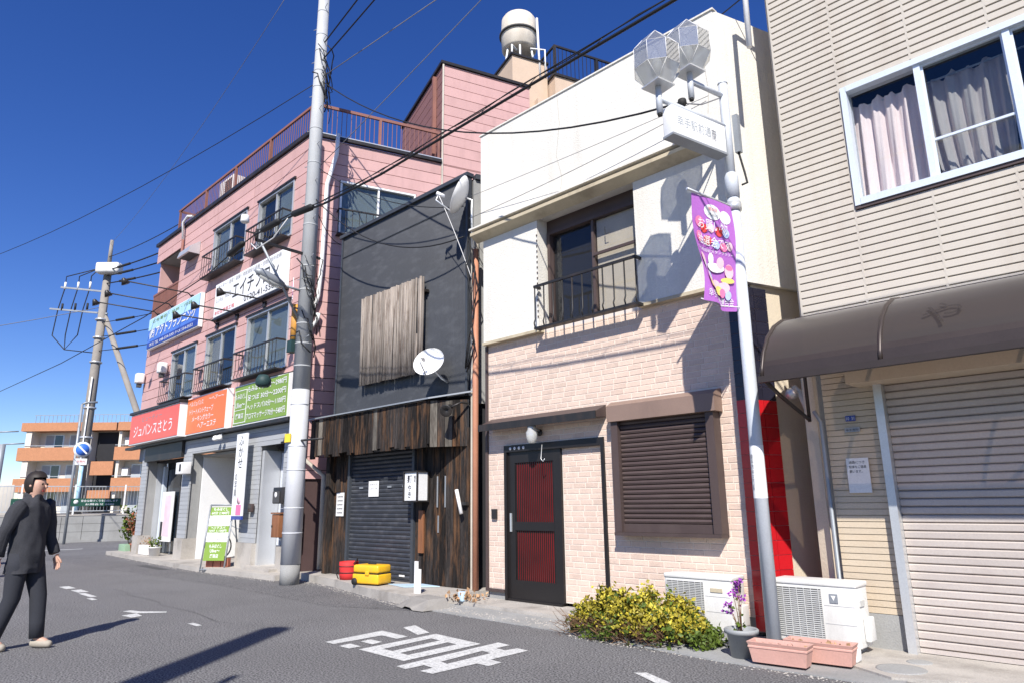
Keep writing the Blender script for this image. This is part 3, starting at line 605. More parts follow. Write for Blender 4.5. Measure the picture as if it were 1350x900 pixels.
for s_, x, z, wd_, h, mt_ in (('オーダー・造花・店舗・内装資材と看板・空間演出の企画',-17.7,7.0,3.5,.11,'ink_grey'),('エイチフロン',-16.75,6.52,2.45,.42,'ink'),('株式会社',-17.2,6.66,.36,.16,'ink_grey'),('レンタル',-17.75,6.62,.42,.12,'ink_grey'),('0120-41-5587',-16.05,6.30,1.75,.15,'ink'),('本社営業部工場',-17.8,6.29,1.2,.11,'ink_red')):
    text(s_, (x,6.872,z), XU, ZU, wd_, h, mt_, s4)
B('sill', 'black_metal', s4, -17.92,-13.96,6.86,6.99,6.16,6.217)
s5 = signbox('wall_sign', 'blue and sky blue wall sign with white katakana at the far end', -22.95, -18.85, 6.86, 6.98, 6.22, 7.2, 'sign_blue')
B('upper_band', 'sign_sky', s5, -22.92,-18.88,6.854,6.8595,6.82,7.17); B('lower_band', 'sign_navy', s5, -22.92,-18.88,6.854,6.8595,6.25,6.44)
text('広告看板・装飾・内装', (-22.6,6.850,7.0), XU, ZU, 3.2, .11, 'sign_green', s5)
text('アクトプランニング', (-22.2,6.850,6.52), XU, ZU, 3.15, .34, 'sign_white', s5, bold=0.02)
text('㈱', (-22.75,6.850,6.52), XU, ZU, .42, .32, 'sign_white', s5, bold=0.02)
text('本社 TEL 048-554-5001 FAX 554-0552', (-22.7,6.850,6.29), XU, ZU, 3.5, .11, 'sign_white', s5)
def armlight(label, x, y, z, L, dz=0.15):
    t = thing('arm_spotlight', label, 'spotlight', (x, y, z), None)
    build(MB().tube([(x, y, z), (x, y-0.12, z+0.1), (x-0.1*L, y-L, z+dz)], 0.018, 6), 'arm', 'black_metal', t)
    build(MB().lathe((x-0.1*L, y-L-0.02, z+dz-0.02), [(0.03, 0.1), (0.06, 0.06), (0.11, -0.08), (0.0, -0.06)], 12, axis=(0.0, -0.5, 1)), 'shade', 'black_metal', t)
    build(MB().box(x-0.06, x+0.06, y-0.02, y+0.03, z-0.08, z+0.06), 'bracket', 'black_metal', t)
for i, x in enumerate((-22.3, -21.1, -19.6)): armlight(('arm spotlight over the open balcony end of the blue sign', 'arm spotlight over the middle of the blue sign', 'arm spotlight over the end of the blue sign next to the white sign')[i], x, 6.9, 7.22, 1.7, 0.14)
for i, x in enumerate((-17.8, -16.6, -15.1)): armlight(('arm spotlight under the blue end of the white sign', 'arm spotlight under the middle of the white sign', 'arm spotlight under the white sign near the utility pole')[i], x, 6.97, 6.06, 1.0, 0.12)
vs_ = thing('vertical_sign', 'tall white vertical sign with black hiragana beside the stair entry', 'sign', (-15.4, 6.85, 1.0))
B('board', 'sign_white', vs_, -15.62,-15.10,6.80,6.84,1.2,3.02); B('bottom_band', 'sign_navy', vs_, -15.62,-15.10,6.80,6.84,1.12,1.198)
text('ふかせ', (-15.47,6.796,2.25), XU, ZU, .24, .72, 'ink', vs_, vertical=True); text('の写真', (-15.56,6.796,1.62), XU, ZU, .12, .5, 'ink', vs_, vertical=True)
build(MB().lathe((-15.27,6.798,1.55), [(0,0.003),(0.10,0.003),(0.10,0)], 20, axis=(0,-1,0)), 'picture', 'ink_palepink', vs_); B('picture', 'ink_pink', vs_, -15.39,-15.15,6.793,6.799,1.22,1.44)
# poster, planters and plants by the salon
po = thing('poster_stand', 'pink and white salon poster inside the leftmost shop recess', 'poster', (-21.6, 7.5, 0.13)); B('board', 'paper', po, -22.0,-21.1,7.48,7.50,0.45,1.85); B('picture', 'ink_palepink', po, -21.75,-21.25,7.473,7.4795,0.6,1.75); B('picture', 'ink', po, -21.96,-21.8,7.473,7.4795,0.5,1.0)
for a in (-21.96,-21.16): B('leg', 'grey_metal', po, a, a+0.03, 7.505, 7.53, 0.102, 1.8)


def leaf(mb, p, size, up=None):
    d = Vector((random.gauss(0, 1), random.gauss(0, 1), random.gauss(0.4, 0.8))).normalized() if up is None else up
    s_ = d.cross(Vector((random.gauss(0, 1), random.gauss(0, 1), random.gauss(0, 1)))).normalized(); n_ = d.cross(s_)
    p = Vector(p); L = size*random.uniform(0.7, 1.25); W_ = L*0.36
    mb.add([p, p+d*L*0.5+s_*W_+n_*L*0.08, p+d*L-n_*L*0.1, p+d*L*0.5-s_*W_+n_*L*0.08], [(0, 1, 2), (0, 2, 3)])
def potplant(name, label, c, pot, leafm, r, h, n, size, potr=0.16, poth=0.24, potmat='white_plastic', box=None):
    t = thing(name, label, 'potted plant', c); c = Vector(c)
    if box: build(MB().box(c.x-box[0], c.x+box[0], c.y-box[1], c.y+box[1], c.z, c.z+poth, 0.02), pot, potmat, t)
    else: build(MB().lathe(c, [(0, 0.0), (potr*0.75, 0.0), (potr, poth), (potr*1.08, poth), (potr*1.08, poth*0.9), (potr*0.95, poth*0.9), (0, poth*0.92)], 18), pot, potmat, t)
    st = MB(); lf = MB()
    for i in range(max(5, n//30)):
        a = random.uniform(0, 6.28); q = r*random.uniform(0.2, 1); top = c+Vector((q*math.cos(a), q*math.sin(a), poth+h*random.uniform(0.4, 1)))
        st.tube([c+Vector((0, 0, poth*0.9)), c.lerp(top, 0.5)+Vector((0, 0, 0.04)), top], [0.008, 0.006, 0.003], 4)
        for k in range(n//max(5, n//30)): leaf(lf, c.lerp(top, random.uniform(0.45, 1.0))+Vector((random.gauss(0, r*0.2), random.gauss(0, r*0.2), poth*0.4+random.gauss(0, 0.03))), size)
    build(st, 'stem', 'twig', t); build(lf, 'foliage', leafm, t)
    return t
potplant('potted_shrub', 'straggly red and green shrub in a pale green pot at the pavement end', (-24.3,7.4,0.0), 'pot', 'leaf_green', 0.42, 1.05, 260, 0.13, poth=0.3, potmat='pot_green', box=(0.3,0.2))
potplant('potted_shrub', 'reddish leafy shrub in a brown pot beside the far pillar', (-23.5,7.35,0.10), 'pot', 'leaf_red', 0.25, 0.8, 130, 0.11, potmat='pink_pot')
potplant('planter', 'long white planter box of low plants in the salon recess', (-21.75,7.12,0.10), 'planter_box', 'dry_leaf', 0.35, 0.08, 60, 0.06, potmat='white_plastic', poth=0.26, box=(0.38,0.12))
potplant('potted_plant', 'small white pot of leafy flowers beside the long white planter', (-20.95,7.05,0.10), 'pot', 'leaf_green', 0.18, 0.18, 90, 0.07)
potplant('potted_plant', 'white square planter standing by the tiled pillar of the salon', (-19.75,7.35,0.10), 'planter_box', 'leaf_green', 0.12, 0.2, 40, 0.06, poth=0.24, box=(0.2,0.13))

# ---------------------------------------------------------------- A-frame sign board and bicycle
ab = thing('a_frame_sign', 'standing A-frame sign with green and white massage price panels', 'sign', (-16.1, 6.5, 0.1))
AW = Wall((-15.98, 6.36), (0.80, 0.60), (0.60, -0.80))
def lean(a, t_): return AW.p(a, -0.22*t_, 0.02+t_*1.42)
for a in (0.0, 0.56):
    build(MB().tube([lean(a, 0), lean(a, 1)], 0.018, 8), 'frame', 'grey_metal', ab)
    build(MB().tube([lean(a, 1), AW.p(a, -0.62, 0.102)], 0.018, 8), 'frame', 'grey_metal', ab)
for t_ in (0.03, 1.0): build(MB().tube([lean(0, t_), lean(0.56, t_)], 0.018, 8), 'frame', 'grey_metal', ab)
upv = (lean(0, 1)-lean(0, 0)).normalized(); an = AW.d.cross(upv).normalized()
def apanel(t0, t1, mt_, a0=0.03, a1=0.53, o=0.0):
    nn = an
    q = [lean(a0, t0)+nn*o, lean(a1, t0)+nn*o, lean(a1, t1)+nn*o, lean(a0, t1)+nn*o]
    return build(MB().extr(q, nn*0.008), 'panel', mt_, ab)
for t0, t1, mt_ in ((0.84,0.965,'sign_green'),(0.68,0.835,'sign_white'),(0.58,0.675,'sign_green'),(0.44,0.575,'sign_white'),(0.16,0.435,'sign_green')): apanel(t0, t1, mt_)
for s_, t0, h, mt_, a0, wd_ in (('もみほぐし',0.91,.06,'sign_white',.12,.42),('60分 2,980円',0.85,.06,'sign_white',.08,.5),('足つぼ',0.77,.05,'ink_grey',.2,.28),('30分 2,200円',0.70,.05,'ink_grey',.1,.45),('ヘッドスパ',0.63,.05,'sign_white',.12,.42),('10分 1,100円',0.585,.05,'sign_white',.08,.5),('アロママッサージ',0.52,.045,'ink_grey',.1,.48),('70分 5,480円',0.455,.05,'ink_grey',.1,.45),('もみほぐし',0.345,.07,'sign_white',.16,.36),('Ulive～',0.28,.06,'sign_white',.2,.28),('鷹巣店',0.20,.07,'sign_white',.22,.24)):
    text(s_, lean(a0*.82, t0)+an*0.011, AW.d, upv, wd_*.82, h*1.2, mt_, ab, bold=0.01)
for i in range(3):
    o = build(AW.box(MB(), 0.02+i*0.18, 0.18+i*0.18, -0.30, -0.18, 0.101, 0.29), 'brick', 'pink_pot'); tag(o, ('red brown brick at the bicycle side under the A-frame sign', 'red brown brick between two others under the A-frame sign', 'red brown brick at the pole side under the A-frame sign')[i], 'brick', 'bricks under the A-frame sign')
by = thing('bicycle', 'old bicycle with white front basket parked in the stair entry', 'bicycle', (-17.6, 7.4, 0.1))
for x, y in ((-17.95, 7.55), (-17.2, 8.35)):
    wv = (Vector((0.68, 0.73, 0))).normalized(); c = Vector((x, y, 0.43)); nx = Vector((0.73, -0.68, 0))
    ring = [c + (wv*math.cos(2*math.pi*k/28) + Vector((0, 0, 1))*math.sin(2*math.pi*k/28))*0.32 for k in range(29)]
    wo = build(MB().tube(ring, 0.018, 8, caps=False), 'wheel', 'black_rubber', by)
    sp_ = MB()
    for k in range(14): sp_.tube([c, c + (wv*math.cos(math.pi*k/7) + Vector((0, 0, 1))*math.sin(math.pi*k/7))*0.31], 0.002, 3)
    build(sp_, 'spokes', 'aluminium', wo)
fr = MB(); a_, b_ = Vector((-17.95,7.55,0.43)), Vector((-17.2,8.35,0.43)); hd = Vector((-17.82,7.69,0.98)); st_ = Vector((-17.38,8.16,0.85)); bb = Vector((-17.55,7.98,0.40))
for p, q in ((a_, hd), (hd, bb), (bb, st_), (bb, b_), (st_, b_), (hd, st_.lerp(bb, 0.3))): fr.tube([p, q], 0.014, 6)
build(fr, 'frame', 'grey_metal', by); build(MB().tube([hd+Vector((-0.2,0.19,0.08)), hd, hd+Vector((0.2,-0.19,0.08))], 0.012, 6), 'handlebar', 'aluminium', by)
build(MB().rbox(st_+Vector((0,0,0.06)), (0.24,0.14,0.06), Matrix.Rotation(R(47),3,'Z'), 0.02), 'saddle', 'black_rubber', by); build(MB().rbox(hd+Vector((-0.15,-0.16,0.0)), (0.3,0.35,0.24), Matrix.Rotation(R(47),3,'Z'), 0.02), 'basket', 'ac_white', by)

# ---------------------------------------------------------------- black building
BK = thing('black_building', 'narrow dark sheet metal house with charred timber shopfront', 'house', (-10.3, 7.5, 0.1))
kb = MB(); c0, c1 = Vector((-8.30, 7.42, 0)), Vector((-8.30, 7.42, 0))+D*6
kb.prism([(-12.3,7.42),(-8.30,7.42),(c1.x,c1.y),(-10.3,14)], 0.1, 6.98); build(kb, 'wall', 'interior_dark', BK)
cor = MB(); n_ = 118; x0, x1 = -12.32, -8.30; vs, fs = [], []
for i in range(n_*2+1):
    x = x0+(x1-x0)*i/(n_*2); y = 7.36 if i % 2 else 7.348
    vs += [(x, y, 3.12), (x, y, 7.0)]
for i in range(n_*2): fs.append((2*i, 2*i+2, 2*i+3, 2*i+1))
cor.add(vs, fs); build(cor, 'sheet_cladding', 'black_sheet', BK)
for x in (-12.35, -8.31): B('corner_trim', 'dark_trim', BK, x, x+0.05, 7.33, 7.43, 3.12, 7.0)
tc_ = MB(); tc_.box(-12.4,-8.24,7.30,7.46,7.0,7.07); build(tc_, 'roof_edge', 'dark_trim', BK)
rw = MB(); W2 = Wall((-8.26,7.33), D, -NB); W2.box(rw, 0.12, 5.5, -0.08, 0.0, 3.0, 6.95); build(rw, 'side_cladding', 'concrete_grey', BK)
rr = MB(); W2.box(rr, 0.14, 5.6, -0.1, 0.05, 6.955, 7.05); build(rr, 'roof_edge', 'dark_trim', BK)
B('seam', 'dark_trim', BK, -12.3,-8.3,7.336,7.346,6.55,6.562)
# log screen over the window
ls = thing('timber_screen', 'weathered upright sticks covering the upper window of the dark house', 'screen', (-10.3, 7.25, 3.66))
n_ = 38
for i in range(n_):
    x = -11.26+1.93*i/(n_-1); r_ = random.uniform(0.018, 0.03); z0_ = 3.64+random.uniform(-0.008, 0.008); z1_ = 5.39+random.uniform(-0.012, 0.012)
    if i in (34,): z0_, z1_ = 3.7, 4.35
    if i == 35: z0_, z1_ = 3.95, 5.36
    p0 = Vector((x, 7.22+random.uniform(-.012,.012), z0_)); p1 = Vector((x+random.uniform(-.006,.006), 7.22+random.uniform(-.012,.012), z1_))
    build(MB().tube([p0, p0.lerp(p1, .5)+Vector((random.uniform(-.01,.01), random.uniform(-.01,.01), 0)), p1], [r_, r_*random.uniform(.8,1), r_*.85], 7), 'stick', 'bamboo', ls)
for z in (3.95, 5.1): B('batten', 'wood_char', ls, -11.3,-9.3,7.255,7.335,z,z+0.05)
# timber pent roof: upright boards on the front, canted right end
pent = MB(); pent.prism([(-12.5,6.98),(-8.75,6.98),(-8.22,7.34),(-12.5,7.34)], 2.42, 3.05); build(pent, 'pent_frame', 'interior_dark', BK)
n_ = 27; x = -12.5
while x < -8.78:
    wd_ = random.uniform(0.115, 0.165); wd_ = min(wd_, -8.74-x)
    zb = 2.30+random.choice((0, 0, 0.035, 0.06))+random.uniform(-.008,.008); o_ = random.uniform(0, 0.02)
    build(MB().box(x+0.004, x+wd_-0.004, 6.945-o_, 6.978, zb, 3.06), 'plank', 'wood_grey' if random.random() < 0.13 else 'wood_char', BK)
    x += wd_
RE = Wall((-8.745, 6.96), (0.55, 0.40), (0.40, -0.55))
for i in range(5): RE.B('plank', 'wood_grey' if i in (0, 2) else 'wood_char', BK, 0.005+i*0.125, 0.121+i*0.125, -0.03, random.uniform(0, .012), 2.30, 3.05)
fl = MB(); fl.add([(-12.56,6.88,3.07),(-8.70,6.88,3.07),(-8.12,7.33,3.16),(-12.56,7.33,3.16),(-12.56,6.88,3.095),(-8.70,6.88,3.095),(-8.12,7.33,3.185),(-12.56,7.33,3.185)], [(0,3,2,1),(4,5,6,7),(0,1,5,4),(1,2,6,5),(2,3,7,6),(3,0,4,7)])
build(fl, 'pent_flashing', 'grey_metal', BK)
# lower boards
for a0, a1 in ((-12.26,-11.66),(-9.56,-8.22)):
    x = a0
    while x < a1-0.02:
        wd_ = min(random.uniform(0.12, 0.175), a1-x)
        build(MB().box(x+0.003, x+wd_-0.003, 7.335-random.uniform(0, .012), 7.40, 0.135, 2.60), 'plank', 'wood_char', BK); x += wd_
for x in (-12.30,): B('post', 'wood_char', BK, x-0.04, x+0.1, 7.22, 7.333, 0.135, 2.45)
# roller shutter
rs_ = thing('roller_shutter', 'closed dark grey roller shutter in the charred timber front', 'shutter', (-10.6, 7.33, 0.13))
for i in range(31): build(MB().extr([(-11.6,7.37,0.16+i*0.073),(-11.6,7.345,0.165+i*0.073),(-11.6,7.335,0.20+i*0.073),(-11.6,7.352,0.229+i*0.073),(-11.6,7.37,0.230+i*0.073)], (1.96,0,0)), 'slat', 'black_shutter', rs_)
for a in (-11.66,-9.64): B('guide_rail', 'dark_trim', rs_, a, a+0.07, 7.29, 7.38, 0.135, 2.44)
B('bottom_bar', 'black_shutter', rs_, -11.6,-9.64,7.325,7.37,0.135,0.159); B('label_plate', 'paper', rs_, -9.98,-9.83,7.325,7.333,0.21,0.24)
for a in (-11.3,-10.85,-10.4,-9.95): B('vent', 'grey_metal', rs_, a, a+0.12, 7.327, 7.3345, 1.70, 1.73)
nt = tag(build(MB().box(-10.98,-10.66,7.322,7.326,1.55,1.83), 'notice', 'paper'), 'white notice sheet taped on the dark roller shutter', 'notice')
text('お知らせ', (-10.94,7.320,1.75), XU, ZU, .24, .04, 'ink_grey', nt)
text('しばらくの間', (-10.94,7.320,1.68), XU, ZU, .24, .03, 'ink_grey', nt)
n2 = tag(build(MB().box(-12.05,-11.78,7.306,7.311,1.2,1.64), 'notice', 'paper'), 'white printed poster on the boards left of the dark shutter', 'notice')
for i in range(5): text('営業時間案内'[:4+i % 3], (-12.01,7.303,1.55-i*0.075), XU, ZU, .19, .03, 'ink', n2)
# lantern sign
lt = thing('lantern_sign', 'white lantern box sign with black brush lettering beside the dark shutter', 'sign', (-9.3, 7.2, 1.42))
for z in (1.44, 1.92): B('frame', 'black_metal', lt, -9.55,-9.17,7.05,7.30,z,z+0.025)
B('panel', 'sign_white', lt, -9.53,-9.19,7.07,7.28,1.466,1.919)
for x, y in ((-9.553,7.045),(-9.19,7.045),(-9.19,7.28),(-9.553,7.28)): B('frame', 'black_metal', lt, x, x+0.022, y, y+0.022, 1.44, 1.945)
text('麺処', (-9.28,7.067,1.76), XU, ZU, .05, .11, 'ink', lt, vertical=True); text('麺', (-9.46,7.067,1.75), XU, ZU, .13, .13, 'ink', lt, bold=0.02); text('やき', (-9.45,7.067,1.51), XU, ZU, .10, .21, 'ink', lt, vertical=True, bold=0.01)
B('bracket', 'black_metal', lt, -9.40,-9.34,7.303,7.33,1.66,1.72)
tag(build(MB().box(-9.42,-9.30,7.285,7.32,0.62,1.30), 'name_board', 'wood_brown'), 'narrow vertical brown board below the lantern sign', 'board')
for a, z0, z1 in ((-8.98,1.35,1.85),(-8.78,1.35,1.85),(-8.95,0.95,1.22)): B('metal_strip', 'grey_metal', BK, a, a+0.025, 7.312, 7.322, z0, z1)
wb = thing('wall_tube', 'short white tube lamp clamped at the edge of the charred boards', 'lamp', (-8.3, 7.25, 1.3)); build(MB().tube([(-8.40,7.24,1.62),(-8.28,7.24,1.25)], 0.03, 8), 'tube', 'white_plastic', wb); B('clamp', 'black_metal', wb, -8.36,-8.2,7.26,7.32,1.38,1.43)
# satellite dishes, floodlight
def dish(label, c, ax, r, mast, group=None):
    t = thing('satellite_dish', label, 'satellite dish', mast[1], group); ax = Vector(ax).normalized(); c = Vector(c)
    build(MB().lathe(c, [(r*k/8, 0.16*r*(k/8)**2*2) for k in range(9)] + [(r*1.0, 0.34*r), (r*0.99, 0.30*r)] + [(r*k/8, 0.16*r*(k/8)**2*2-0.02) for k in range(7, -1, -1)], 36, axis=ax), 'reflector', 'white_paint', t)
    up = Vector((0, 0, 1)); sd = ax.cross(up).normalized(); dn = sd.cross(ax)*(-1)
    if dn.z > 0: dn = -dn
    foot = c + dn*r*0.95 + ax*0.3*r; feed = c + ax*r*1.25 + dn*r*0.35
    build(MB().tube([foot, feed+dn*0.12, feed], 0.014, 6), 'feed_arm', 'aluminium', t)
    build(MB().tube([feed+ax*0.04, feed-ax*0.10], [0.035, 0.028], 10), 'feed_horn', 'white_paint', t)
    build(MB().tube([c-ax*0.02, c-ax*0.14, Vector(mast[0]), Vector(mast[1])], 0.02, 8), 'mount', 'aluminium', t)
dish('white satellite dish in front of the dark wall above the timber pent roof', (-8.78,6.98,3.66), (0.42,-0.80,0.42), 0.27, ((-8.75,7.2,3.45),(-8.75,7.33,3.40)))
dish('white satellite dish seen edge on at the top of the dark house', (-8.02,7.05,6.42), (-0.66,-0.62,0.42), 0.34, ((-7.92,7.12,6.2),(-7.92,7.14,5.5)))
fl_ = thing('floodlight', 'black floodlight at the right end of the timber pent roof', 'floodlight', (-8.2, 7.0, 2.9))
build(MB().lathe((-8.28,6.94,2.86), [(0,0.16),(0.05,0.14),(0.06,0.0),(0.10,-0.10),(0.09,-0.11),(0,-0.05)], 16, axis=(-0.5,0.75,0.35)), 'lamp', 'black_metal', fl_); build(MB().tube([(-8.26,7.0,2.9),(-8.2,7.15,2.98),(-8.2,7.3,2.98)], 0.018, 6), 'bracket', 'black_metal', fl_)
tag(build(MB().tube([(-8.02,7.30,0.14),(-8.02,7.30,5.55)], 0.05, 12), 'drainpipe', 'pipe_orange'), 'terracotta coloured drainpipe between the dark house and the cream house', 'drainpipe')
tag(build(MB().box(-8.20,-8.12,7.36,7.46,0.13,5.9), 'gap_board', 'pipe_cream'), 'pale upright board filling the gap beside the terracotta drainpipe', 'board')
cb = MB()
for k in range(5):
    pts = [Vector((-7.98+random.uniform(-.1,.12), 7.16+random.uniform(-.06,.06), 5.7-0.45*j+random.uniform(-.08,.08))) for j in range(6)]
    cb.tube(pts, 0.010, 5)
tag(build(cb, 'cable_bundle', 'cable_black'), 'tangled black cables on the drainpipe between dark and cream houses', 'cable')
# things on the step
rbk = thing('fabric_bucket', 'round red collapsible fabric bucket with black handles on the step', 'bucket', (-11.0,6.98,0.131))
cB = Vector((-11.0,6.98,0.131))
build(MB().lathe(cB, [(0,0.004),(0.15,0.0),(0.165,0.10),(0.155,0.14),(0.17,0.22),(0.165,0.30),(0.155,0.30),(0.15,0.06),(0,0.05)], 24), 'body', 'red_fabric', rbk)
for z in (0.11, 0.215): build(MB().lathe(cB, [(0.168,z),(0.178,z+0.008),(0.168,z+0.016)], 24), 'hoop', 'black_rubber', rbk)
build(MB().tube([cB+Vector((-0.17,-0.03,0.22)), cB+Vector((-0.25,-0.1,0.1)), cB+Vector((-0.2,-0.08,0.0))], 0.01, 6), 'strap', 'black_rubber', rbk)
build(MB().tube([cB+Vector((0.10,0.1,0.30)), cB+Vector((0.18,0.06,0.36)), cB+Vector((0.2,-0.03,0.27))], 0.012, 6), 'handle', 'black_rubber', rbk)
yc = thing('tool_case', 'yellow plastic tool case with dark wheels lying on the step', 'case', (-9.98,6.78,0.131)); My = Matrix.Rotation(R(14), 3, 'Z')
def yb(nm, mt_, c, d, bev): build(MB().rbox(Vector((-9.98,6.78,0.131))+My@Vector(c), d, My, bev), nm, mt_, yc)
yb('lower_shell', 'yellow_plastic', (0,0,0.10), (0.56,0.34,0.16), 0.03); yb('upper_shell', 'yellow_plastic', (0,0,0.25), (0.54,0.33,0.13), 0.035); yb('seam', 'black_rubber', (0,0,0.183), (0.55,0.335,0.012), 0); yb('latch', 'yellow_plastic', (0.05,-0.175,0.19), (0.08,0.02,0.07), 0.005); yb('handle', 'black_rubber', (0.0,0.0,0.325), (0.16,0.03,0.02), 0.005)
for dx in (-0.22,): build(MB().lathe(Vector((-9.98,6.78,0.131))+My@Vector((dx,-0.17,0.055)), [(0,-0.02),(0.055,-0.02),(0.055,0.02),(0,0.02)], 16, axis=My@Vector((0,1,0))), 'wheel', 'black_rubber', yc); build(MB().lathe(Vector((-9.98,6.78,0.131))+My@Vector((-0.27,0.0,0.07)), [(0,-0.02),(0.06,-0.02),(0.06,0.02),(0,0.02)], 16, axis=My@Vector((1,0,0))), 'wheel', 'black_rubber', yc)
sh = MB(); sh.add([(-9.75,6.95,0.134),(-9.2,6.85,0.134),(-8.8,7.25,0.136),(-9.3,7.30,0.134),(-9.75,6.95,0.142),(-9.2,6.85,0.140),(-8.8,7.25,0.146),(-9.3,7.30,0.144)], [(0,3,2,1),(4,5,6,7),(0,1,5,4),(1,2,6,5),(2,3,7,6),(3,0,4,7)])
tag(build(sh, 'plastic_sheet', 'blue_sheet'), 'pale blue plastic sheet lying flat on the concrete step', 'sheet')
kbm = MB(); Mk = Matrix.Rotation(R(-8), 3, 'Z'); ko = Vector((-7.98,6.30,0))
top = [(-.22,-.05,.14),(.20,-.05,.13),(.24,.20,.14),(-.24,.20,.14)]; bot = [(-.36,-.26,.012),(-.12,-.28,.012),(-.06,-.27,.04),(.10,-.28,.04),(.16,-.28,.012),(.36,-.24,.012),(.34,.22,.012),(-.34,.22,.012)]
kbm.add([ko+Mk@Vector(p) for p in top+bot], [(0,1,2,3),(4,5,0),(5,6,7,8,1,0),(8,9,1),(9,10,2,1),(10,11,3,2),(11,4,0,3)])
kr_ = tag(build(kbm, 'kerb_ramp_block', 'rubber_block'), 'worn grey kerb ramp block at the foot of the step', 'block')
mp_ = thing('marker_post', 'two short white plastic stakes standing at the step edge', 'post', (-8.45,6.55,0.13)); B('stake', 'white_plastic', mp_, -8.52,-8.46,6.53,6.56,0.12,0.58); B('stake', 'white_plastic', mp_, -8.455,-8.41,6.55,6.575,0.12,0.47)
dl = MB()
for k in range(80): leaf(dl, (random.gauss(-7.72,.18), random.gauss(6.9,.12), 0.07+abs(random.gauss(0,.04))), 0.07)
o = build(dl, 'fallen_leaves', 'dry_leaf'); o['kind'] = 'stuff'; tag(o, 'dry brown leaves gathered below the terracotta drainpipe', 'leaves')
tag(build(MB().box(-7.78,-7.68,6.74,6.83,0.056,0.19,0.02), 'plastic_litter', 'blue_sheet'), 'small pale blue plastic litter among the dry leaves', 'litter')

# ---------------------------------------------------------------- cream house with brick-tile ground floor
CH = thing('cream_house', 'two storey cream plaster house with pale brick tile ground floor', 'house', (-5.6, 7.5, 0.05))
def skew(x0, x1, y, dep): b = Vector((x1, y, 0))+D*dep; return [(x0, y), (x1, y), (b.x, b.y), (b.x-(x1-x0), b.y)]
bw = MB()
for a0, a1, z0, z1 in ((-7.72,-7.36,0.19,2.24),(-5.50,-5.24,0.19,2.24),(-7.72,-5.24,2.24,3.88),(-5.24,-3.60,0.19,3.88)): bw.box(a0, a1, 7.300, 7.45, z0, z1)
build(bw, 'wall', 'mortar', CH)
rear = MB(); rear.prism(skew(-7.70, -3.50, 7.60, 7.0), 0.0, 3.9); build(rear, 'wall', 'beige_side', CH)
pc = MB(); pc.prism(skew(-7.78, -3.43, 7.57, 7.0), 3.905, 7.49)          # upper storey behind the window recess
pc.box(-7.72,-6.53,7.20,7.569,3.88,5.62); pc.box(-4.77,-3.43,7.20,7.569,3.88,5.62); pc.box(-7.78,-3.43,7.20,7.569,5.62,7.50)
build(pc, 'upper_wall', 'beige_plaster', CH)
sw_ = MB(); CS = Wall((-3.432, 7.20), D, -NB); CS.box(sw_, 0.0, 7.5, -0.12, 0.0, 3.88, 7.502); build(sw_, 'side_wall', 'beige_plaster', CH)
CS2 = Wall((-3.46, 7.30), D, -NB); CS2.B('side_wall', 'beige_side', CH, 0.2, 7.3, -0.12, -0.012, 0.0, 3.878)
lg = MB(); lg.extr([(-7.86,7.03,5.66),(-7.86,7.03,5.71),(-7.86,7.197,5.76),(-7.86,7.197,5.58)], (4.42,0,0)); build(lg, 'eave_ledge', 'ledge_tan', CH)
B('eave_ledge_top', 'beige_plaster', CH, -7.88,-3.42,7.015,7.195,5.762,5.79); B('ledge_groove', 'brown_metal', CH, -7.8,-3.44,7.185,7.1985,5.791,5.82)
for a0, a1 in ((-7.74,-6.51),(-4.79,-3.42)): B('panel_foot', 'ledge_tan', CH, a0, a1, 7.19, 7.36, 3.835, 3.878)
B('parapet_cap', 'beige_plaster', CH, -7.80,-3.41,7.18,7.30,7.502,7.525)
# hairline cracks in the parapet plaster
for pts in ([(-6.05,7.5),(-6.02,7.0),(-6.1,6.5),(-6.0,6.1),(-6.06,5.8)], [(-3.62,7.4),(-3.60,6.9),(-3.57,6.4),(-3.6,6.1)]):
    m = MB()
    for (xa, za), (xb, zb) in zip(pts[:-1], pts[1:]): m.add([(xa-.003,7.1985,za),(xa+.003,7.1985,za),(xb+.003,7.1985,zb),(xb-.003,7.1985,zb)], [(0,1,2,3)])
    build(m, 'crack', 'crack', CH)
# window in the recess
CW = Wall((0, 7.42), (1, 0), (0, -1))
cw = MB(); cw.box(-6.53,-4.77,7.43,7.569,5.44,5.62); build(cw, 'window_head', 'brown_metal', CH)
wf = window(CW, CH, -6.50, -4.80, 3.93, 5.43, 2, glass='glass_room', frame='brown_metal', back=-0.10, fr=0.05)
B('curtain', 'curtain_tan', wf, -5.62,-4.86,7.490,7.495,3.98,5.38)
B('rail', 'brown_metal', wf, -5.64,-4.86,7.40,7.43,4.82,4.86)
text('L', (-5.42,7.405,5.08), XU, ZU, .07, .12, 'ink', wf)
CG = Wall((0, 7.20), (1, 0), (0, -1))
for i in range(16): B('rack_rung', 'brown_metal', CH, -6.538,-6.525,7.185,7.1995,4.05+i*0.085,4.075+i*0.085)
guard(CG, CH, -6.50, -4.70, 3.84, 4.50, out=0.14, n=10, name='window_guard', r=0.011)
